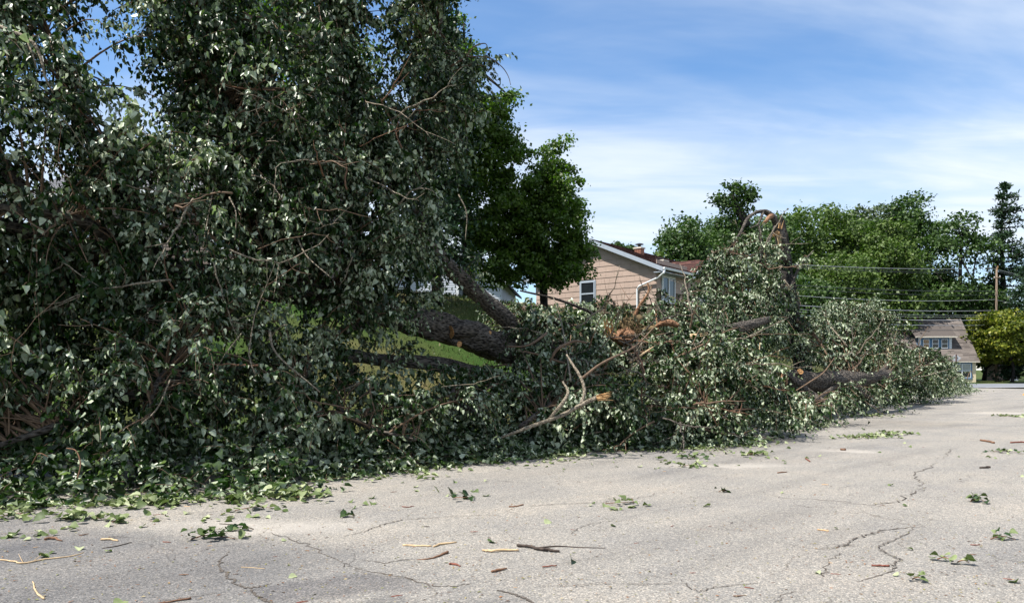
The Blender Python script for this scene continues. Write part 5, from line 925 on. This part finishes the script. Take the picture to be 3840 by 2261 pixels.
# ------------------------------------------------------------------ storm litter on the road
def gz(px, py, h=0.0): q = G(px, py); q[2] = float(roadz(q[0], q[1]))+h; return q
def stick(pts, r, m, label, name='stick', fork=None):
    q = np.array([gz(*p) for p in pts]); rr = np.array(r if isinstance(r, (list, tuple)) else [r, r*0.6])*(0.72 if m in ('stick_red', 'stick_pale', 'chip') else 0.9); q[:, 2] += np.interp(np.linspace(0, 1, len(q)), np.linspace(0, 1, len(rr)), rr)*0.9; c = catmull(q, 5); c[1:-1] += rng.normal(0, rr.mean()*0.5, (len(c)-2, 3))*np.array((1, 1, 0.3))
    th = thing(name, label, 'stick', q[0]); MB().tube(c, list(rr), 8, 0.25, True, 0.5, 0, rng.random()*9).build('shaft', M[m], th, True)
    if fork:
        for fk in fork:
            f = np.array([gz(*p) for p in fk]); f[:, 2] += rr.min()+0.01+0.02*np.arange(len(f)); MB().tube(catmull(f, 4), [rr.mean()*0.55, rr.mean()*0.3], 6, 0.2).build('side_twig', M[m], th, True)
    return th
stick([(-40, 2096), (40, 2104), (85, 2113), (170, 2098), (260, 2088), (315, 2072)], [0.006, 0.009, 0.010, 0.008, 0.005], 'stick_pale', 'long pale forked twig at the left edge of the road', fork=[[(85, 2112), (70, 2092)], [(130, 2105), (163, 2087)]])
stick([(122, 2180), (128, 2200), (140, 2225), (166, 2245)], [0.006, 0.008, 0.010], 'stick_pale', 'tan crooked stick at the bottom left corner'); stick([(590, 2262), (660, 2250), (716, 2241)], [0.005, 0.008], 'stick_brown', 'brown stick at the bottom edge left of centre')
stick([(378, 2026), (410, 2025), (442, 2029)], [0.014, 0.017, 0.010], 'stick_pale', 'short thick whitish piece of peeled wood near leaf clumps on the left'); stick([(384, 2056), (440, 2048), (493, 2033)], [0.004, 0.006, 0.004], 'stick_dark', 'thin dark twig just below the whitish peeled piece')
stick([(823, 1963), (870, 1966), (909, 1969), (950, 1983)], [0.005, 0.006, 0.005], 'stick_dark', 'dark thin twig above the wilted leafy twig on the left'); stick([(904, 2122), (950, 2124), (993, 2128)], [0.004, 0.004], 'stick_pale', 'thin tan straw beside the patch crack'); stick([(168, 2026), (200, 2022), (233, 2030)], [0.012, 0.014, 0.006], 'stick_brown', 'curled brown bark strip on the far left asphalt')
stick([(1511, 2047), (1560, 2049), (1618, 2051)], [0.011, 0.011, 0.009], 'stick_pale', 'straight pale stripped stick left of centre on the road'); stick([(1625, 2053), (1656, 2044), (1712, 2036)], [0.010, 0.012, 0.008], 'stick_pale', 'knobbly pale stick touching the straight stripped one'); stick([(1564, 2100), (1610, 2098), (1645, 2088), (1679, 2075)], [0.004, 0.008, 0.013], 'stick_brown', 'brown tapered stick below the two pale sticks')
stick([(1808, 2068), (1839, 2072), (1890, 2068), (1945, 2067)], [0.010, 0.017, 0.017, 0.011], 'stick_pale', 'thick peeled tan stick at the centre of the foreground'); stick([(1940, 2050), (1986, 2054), (2021, 2065), (2060, 2068), (2098, 2071)], [0.014, 0.016, 0.018, 0.012], 'stick_dark', 'thick dark bark covered stick right of the peeled tan stick'); stick([(2011, 2057), (2093, 2049), (2180, 2053), (2270, 2054)], [0.006, 0.005, 0.003], 'stick_dark', 'long hair thin twig reaching right from the dark stick')
stick([(1844, 2149), (1870, 2144), (1900, 2136)], [0.010, 0.012, 0.006], 'stick_brown', 'short brown bark piece below the centre sticks'); stick([(1684, 2119), (1705, 2120), (1727, 2126)], [0.012, 0.013, 0.008], 'stick_red', 'reddish bark chunk under the brown tapered stick'); stick([(2034, 2130), (2088, 2124)], [0.007, 0.006], 'stick_red', 'reddish sliver left of the lone upright leaf'); stick([(1508, 1901), (1530, 1903), (1552, 1898)], [0.008, 0.007], 'stick_red', 'small reddish twig up the road left of centre'); stick([(1910, 1899), (1935, 1897), (1962, 1891)], [0.010, 0.009], 'stick_brown', 'small brown stick up the road near centre')
stick([(3268, 2125), (3300, 2127), (3334, 2126)], [0.013, 0.012], 'stick_red', 'red brown stick beside a crack at lower right'); stick([(3066, 1989), (3090, 1990), (3108, 1993)], [0.010, 0.008], 'chip', 'orange wood sliver right of centre'); stick([(3677, 1653), (3700, 1657), (3728, 1663)], [0.022, 0.022], 'stick_brown', 'brown stick far up the road near the right edge'); stick([(3790, 1662), (3830, 1660), (3870, 1661)], [0.020, 0.024], 'stick_red', 'dark red stick cut by the right edge of the photo')
stick([(3675, 1759), (3700, 1758), (3712, 1757)], [0.018, 0.022], 'stick_dark', 'dark bark chunk at right in the middle distance'); stick([(3020, 1721), (3030, 1727), (3037, 1732)], [0.012, 0.016], 'stick_red', 'crooked reddish bit of bark right of centre'); stick([(2916, 1773), (2951, 1769)], [0.012, 0.010], 'stick_brown', 'brown twig piece near the heap of branches'); stick([(3154, 1687), (3170, 1688)], [0.026, 0.026], 'stick_brown', 'stubby brown chunk in a pale dust patch'); stick([(2370, 1868), (2376, 1886)], [0.006, 0.005], 'stick_red', 'tiny red twig at right of centre road')
def leafy(pts, n, size, label, m=None, pal=None, twig=True, spread=0.10, lift=0.06):
    q = np.array([gz(*p, 0.012) for p in pts]); th = thing('leafy_twig', label, 'leafy twig', q.mean(0)*np.array((1, 1, 0))); c = catmull(q, 6); c[:, 2] += min(lift, 0.04)*np.sin(np.linspace(0, math.pi, len(c)))*0.5
    if twig: MB().tube(c, [0.006, 0.003], 6, 0.1).build('twig', M['stick_brown'], th, True)
    for i in range(int(n*1.4)):
        p = c[rng.integers(len(c))]+np.array((rng.normal(0, spread), rng.normal(0, spread*0.8), rng.random()**1.5*lift*0.7)); p[2] = max(p[2], float(roadz(p[0], p[1]))+0.012)
        d = unit(np.array((rng.normal(), rng.normal(), 0.25*rng.normal()))); nm = unit(np.array((0.5*rng.normal(), 0.5*rng.normal(), 1.0))); leaf_obj((pal or WILT_ME)[rng.integers(len(pal or WILT_ME))], 'leaf', p, d, nm, size*(0.7+0.5*rng.random()), th)
GRN = LEAF_ME[1:4]
leafy([(235, 1950), (300, 1945), (380, 1950)], 26, 0.11, 'wilted leaf clump alone on the asphalt at far left', spread=0.13, lift=0.10); leafy([(420, 1962), (470, 1958)], 8, 0.10, 'small leaf clump right of the wilted far left clump', spread=0.07)
leafy([(715, 2024), (780, 2016), (890, 2022)], 13, 0.10, 'dark green curled leafy twig on the lower left asphalt', pal=GRN+WILT_ME[:2], spread=0.06, lift=0.13); leafy([(505, 1900), (580, 1893), (650, 1900)], 24, 0.12, 'big yellow green leaf clump at the rim of the left heap', spread=0.12, lift=0.12); leafy([(840, 1988), (900, 1985), (935, 1990)], 6, 0.09, 'green leaf pair above the dark curled twig', pal=GRN, spread=0.05)
leafy([(850, 1885), (905, 1890)], 12, 0.11, 'upright wilted leaf clump in front of the left crown', spread=0.07, lift=0.16); leafy([(1050, 1872), (1120, 1876), (1185, 1866)], 30, 0.11, 'pale hanging leaf spray touching the road left of centre', spread=0.13, lift=0.22); leafy([(880, 1918), (960, 1912), (1020, 1910)], 9, 0.09, 'flat leafy twig with a thin stem left of centre', spread=0.08)
leafy([(0, 1945), (60, 1938), (110, 1945)], 16, 0.10, 'leafy scrap cut by the left edge of the photo', spread=0.10); leafy([(1700, 1868), (1740, 1872), (1770, 1868)], 7, 0.10, 'dark green leaf clump up the road left of centre', pal=GRN, spread=0.08, lift=0.09); leafy([(1285, 1940), (1330, 1938)], 4, 0.10, 'two green leaves left of the long crack', pal=GRN, spread=0.05)
leafy([(2270, 1890), (2340, 1893), (2375, 1886)], 5, 0.09, 'flat leafy sprig on a thin red stem near centre', spread=0.07); leafy([(2580, 1720), (2620, 1716)], 12, 0.11, 'green leaf clump on the road below the middle heap', pal=GRN+WILT_ME[:3], spread=0.12); leafy([(2785, 1706), (2840, 1707), (2880, 1704)], 22, 0.10, 'long flat leaf scrap on the road beside the heap', spread=0.14); leafy([(2565, 1748), (2610, 1750)], 12, 0.10, 'dry leaf and straw scrap below the middle heap', spread=0.14)
leafy([(3175, 1642), (3230, 1640), (3290, 1640), (3350, 1630), (3400, 1625)], 70, 0.11, 'long band of torn leaves lying far out on the road', spread=0.25, lift=0.08); leafy([(3190, 1565), (3250, 1560), (3315, 1562)], 45, 0.11, 'leaf scrap in front of the sawn log tree', spread=0.3, lift=0.10); leafy([(3765, 1562), (3800, 1562), (3835, 1565)], 30, 0.11, 'leaf scrap far up the road near the right edge', spread=0.25); leafy([(3020, 1600), (3060, 1598), (3085, 1600)], 26, 0.11, 'leaf scrap beside the right heap at the road bend', spread=0.22)
leafy([(3640, 1884), (3668, 1880), (3692, 1886)], 9, 0.085, 'small green leaf bunch alone at right of the road', pal=GRN+WILT_ME[:2], spread=0.04, lift=0.09); leafy([(3715, 2023), (3760, 2020), (3810, 2026)], 6, 0.08, 'broken twig with a few leaves at the right edge of the foreground', pal=GRN+WILT_ME[1:3], spread=0.05, lift=0.08)
leafy([(3515, 2105), (3545, 2108), (3575, 2115)], 5, 0.07, 'pale green leaf sprig at lower right', pal=WILT_ME[1:4], spread=0.03); leafy([(3590, 2117), (3635, 2120)], 4, 0.07, 'second pale green sprig right beside the first one', pal=WILT_ME[1:4], spread=0.03); leafy([(3420, 2180), (3465, 2184)], 4, 0.06, 'olive sprig near the bottom right', pal=WILT_ME[:3], spread=0.03); leafy([(3725, 1694), (3780, 1698), (3830, 1700)], 14, 0.09, 'strung out green leaves by the right edge in the middle distance', pal=GRN+WILT_ME, spread=0.1)
leafy([(2695, 1842), (2725, 1842)], 4, 0.08, 'tiny dark sprig on the pale road right of centre', pal=GRN, spread=0.04)
p_ = gz(2150, 2118, 0.02); th = tag(leaf_obj(LEAF_ME[1], 'fallen_leaf', gz(2143, 2106, 0.02), unit(gz(2168, 2132, 0.03)-gz(2143, 2104, 0.05)), (0.8, -0.2, 0.6), 0.11), 'lone dark green leaf tilted up right of the centre sticks', 'leaf')
# single leaves and chips that look alike
FRONT = [(-300, 1930), (0, 1905), (250, 1890), (500, 1885), (700, 1870), (1000, 1865), (1180, 1850), (1200, 1800), (1500, 1765), (1750, 1740), (2000, 1715), (2300, 1690), (2600, 1680), (2880, 1668), (2890, 1630), (3000, 1590), (3200, 1545), (3400, 1515), (3420, 1490), (3560, 1485), (3660, 1465)]
fx = np.array([p[0] for p in FRONT]); fy = np.array([p[1] for p in FRONT])
DRIFT = [(300, 1985, 150), (120, 2010, 90), (620, 1935, 120), (900, 1945, 130), (1330, 1900, 120), (1700, 1830, 130), (2560, 1735, 90), (2850, 1720, 110), (3250, 1650, 120), (3750, 1710, 80), (2320, 1900, 60)]
for i in range(150):
    if i < 60: px = rng.uniform(-50, 3850); yf = np.interp(px, fx, fy); py = yf+12+(2270-yf)*rng.random()**2.6
    else: cx_, cy_, sx_ = DRIFT[rng.integers(len(DRIFT))]; px = cx_+rng.normal(0, sx_); py = cy_+rng.normal(0, sx_*0.12); yf = np.interp(px, fx, fy)
    if px > 3660 and i < 60: py = 1500+(2260-1500)*rng.random()**1.3
    py = min(max(py, yf+8), 2258)
    q = gz(px, py, 0.012); d = unit(np.array((rng.normal(), rng.normal(), 0.1*rng.normal()))); o = leaf_obj(WILT_ME[rng.integers(5)], 'fallen_leaf', q, d, unit(np.array((0.35*rng.normal(), 0.35*rng.normal(), 1))), 0.075*(0.6+0.8*rng.random()))
    tag(o, 'small single torn leaf lying flat on the bare asphalt', 'leaf', 'single leaves scattered over the road')
chipme = []
for i in range(6):
    r = np.random.default_rng(300+i); mb = MB(); L = 0.5; n = 5; q = [(L*(k/4-0.5), 0.05*r.normal(), 0.08) for k in range(n)]; mb.tube(q, [0.05+0.05*r.random(), 0.10, 0.04], 5, 0.3); ob = mb.build('bark_chip', (M['stick_red'], M['stick_brown'], M['stick_dark'], M['stick_brown'], M['chip'], M['stick_red'])[i]); chipme.append(ob.data); bpy.data.objects.remove(ob)
for i in range(80):
    px = rng.uniform(-20, 3850); py = 1560+(2255-1560)*rng.random()**0.9
    if py < np.interp(px, fx, fy)+20: py = np.interp(px, fx, fy)+20+300*rng.random()
    q = gz(px, min(py, 2258), 0.002); o = link(bpy.data.objects.new('bark_chip', chipme[rng.integers(6)])); o.location = q; o.rotation_euler = (0, 0, rng.normal(0, 0.5)); s_ = 0.03+0.08*rng.random()**2.5; o.scale = (s_*1.6, s_*0.7, s_*0.5)
    tag(o, 'tiny brown chip of bark on the bare asphalt', 'bark chip', 'bark chips scattered over the road')
# trodden leaf carpet along the rim of the heaps, too many to count
n = 3200; px = rng.uniform(-200, 3680, n); yf = np.interp(px, fx, fy); g0 = np.array([G(a, b) for a, b in zip(px, yf)]); off = rng.exponential(0.38, n)*(0.35+0.65*rng.random(n))*np.where(px < 1250, 0.55, 1.0)
pk = 0.5+0.5*np.sin(px*0.013)+0.4*np.sin(px*0.041+1); kp = rng.random(n) < np.clip(pk, 0.15, 1); Pt = np.column_stack([g0[:, 0]+off*0.45-0.1, g0[:, 1]-off, np.zeros(n)])[kp]; n = len(Pt)
Pt[:, 2] = roadz(Pt[:, 0], Pt[:, 1])+0.012+0.03*rng.random(n); D = rng.normal(0, 1, (n, 3)); D[:, 2] *= 0.12; Nm = rng.normal(0, 0.4, (n, 3)); Nm[:, 2] = 1
V, Fq = leaves6(Pt, D, Nm, 0.085*(0.5+0.8*rng.random(n))); o = obj_np('leaf_litter', V, Fq, M['wilted'], None, np.repeat(rng.random(n), 2)); tag(o, 'carpet of torn yellow green leaves along the rim of the heaps', 'leaf litter', kind='stuff')
# fine crumbs of bark, straw and leaf
n = 4500; px = rng.uniform(-100, 3900, n); py = 1490+(2300-1490)*rng.random(n); ok = py > np.interp(px, fx, fy); Pt = np.array([G(a, b) for a, b in zip(px[ok], py[ok])]); n = len(Pt); Pt[:, 2] = roadz(Pt[:, 0], Pt[:, 1])+0.006
D = rng.normal(0, 1, (n, 3)); D[:, 2] = 0; Nm = rng.normal(0, 0.2, (n, 3)); Nm[:, 2] = 1; V, Fq = leaves4(Pt, D, Nm, 0.012+0.03*rng.random(n)**2, 0.4); M['crumb'] = leaf_mat('crumb', [(0.0, (0.10, 0.05, 0.03)), (0.4, (0.25, 0.13, 0.07)), (0.7, (0.15, 0.17, 0.06)), (1.0, (0.35, 0.28, 0.16))], 0.0, 0.8, 0.2)
o = obj_np('road_crumbs', V, Fq, M['crumb'], None, rng.random(n)); tag(o, 'fine crumbs of bark and straw scattered over the road', 'debris', kind='stuff')
# grass on the bank
n = 26000; gx = rng.uniform(-12, 8, n); gy = rng.uniform(12, 40, n); sdg = edge_sd(gx, gy); ok = sdg > 0.3; gx, gy = gx[ok], gy[ok]; n = len(gx); Pt = np.column_stack([gx, gy, hgt(gx, gy)-0.01]); D = rng.normal(0, 0.35, (n, 3)); D[:, 2] = 1; Nm = rng.normal(0, 1, (n, 3)); Nm[:, 2] = 0.2
V, Fq = leaves4(Pt, D, Nm, 0.05+0.09*rng.random(n), 0.35); o = obj_np('grass', V, Fq, M['grass'], None, rng.random(n)); tag(o, 'short patchy grass on the bank behind the fallen trunks', 'grass', kind='stuff')
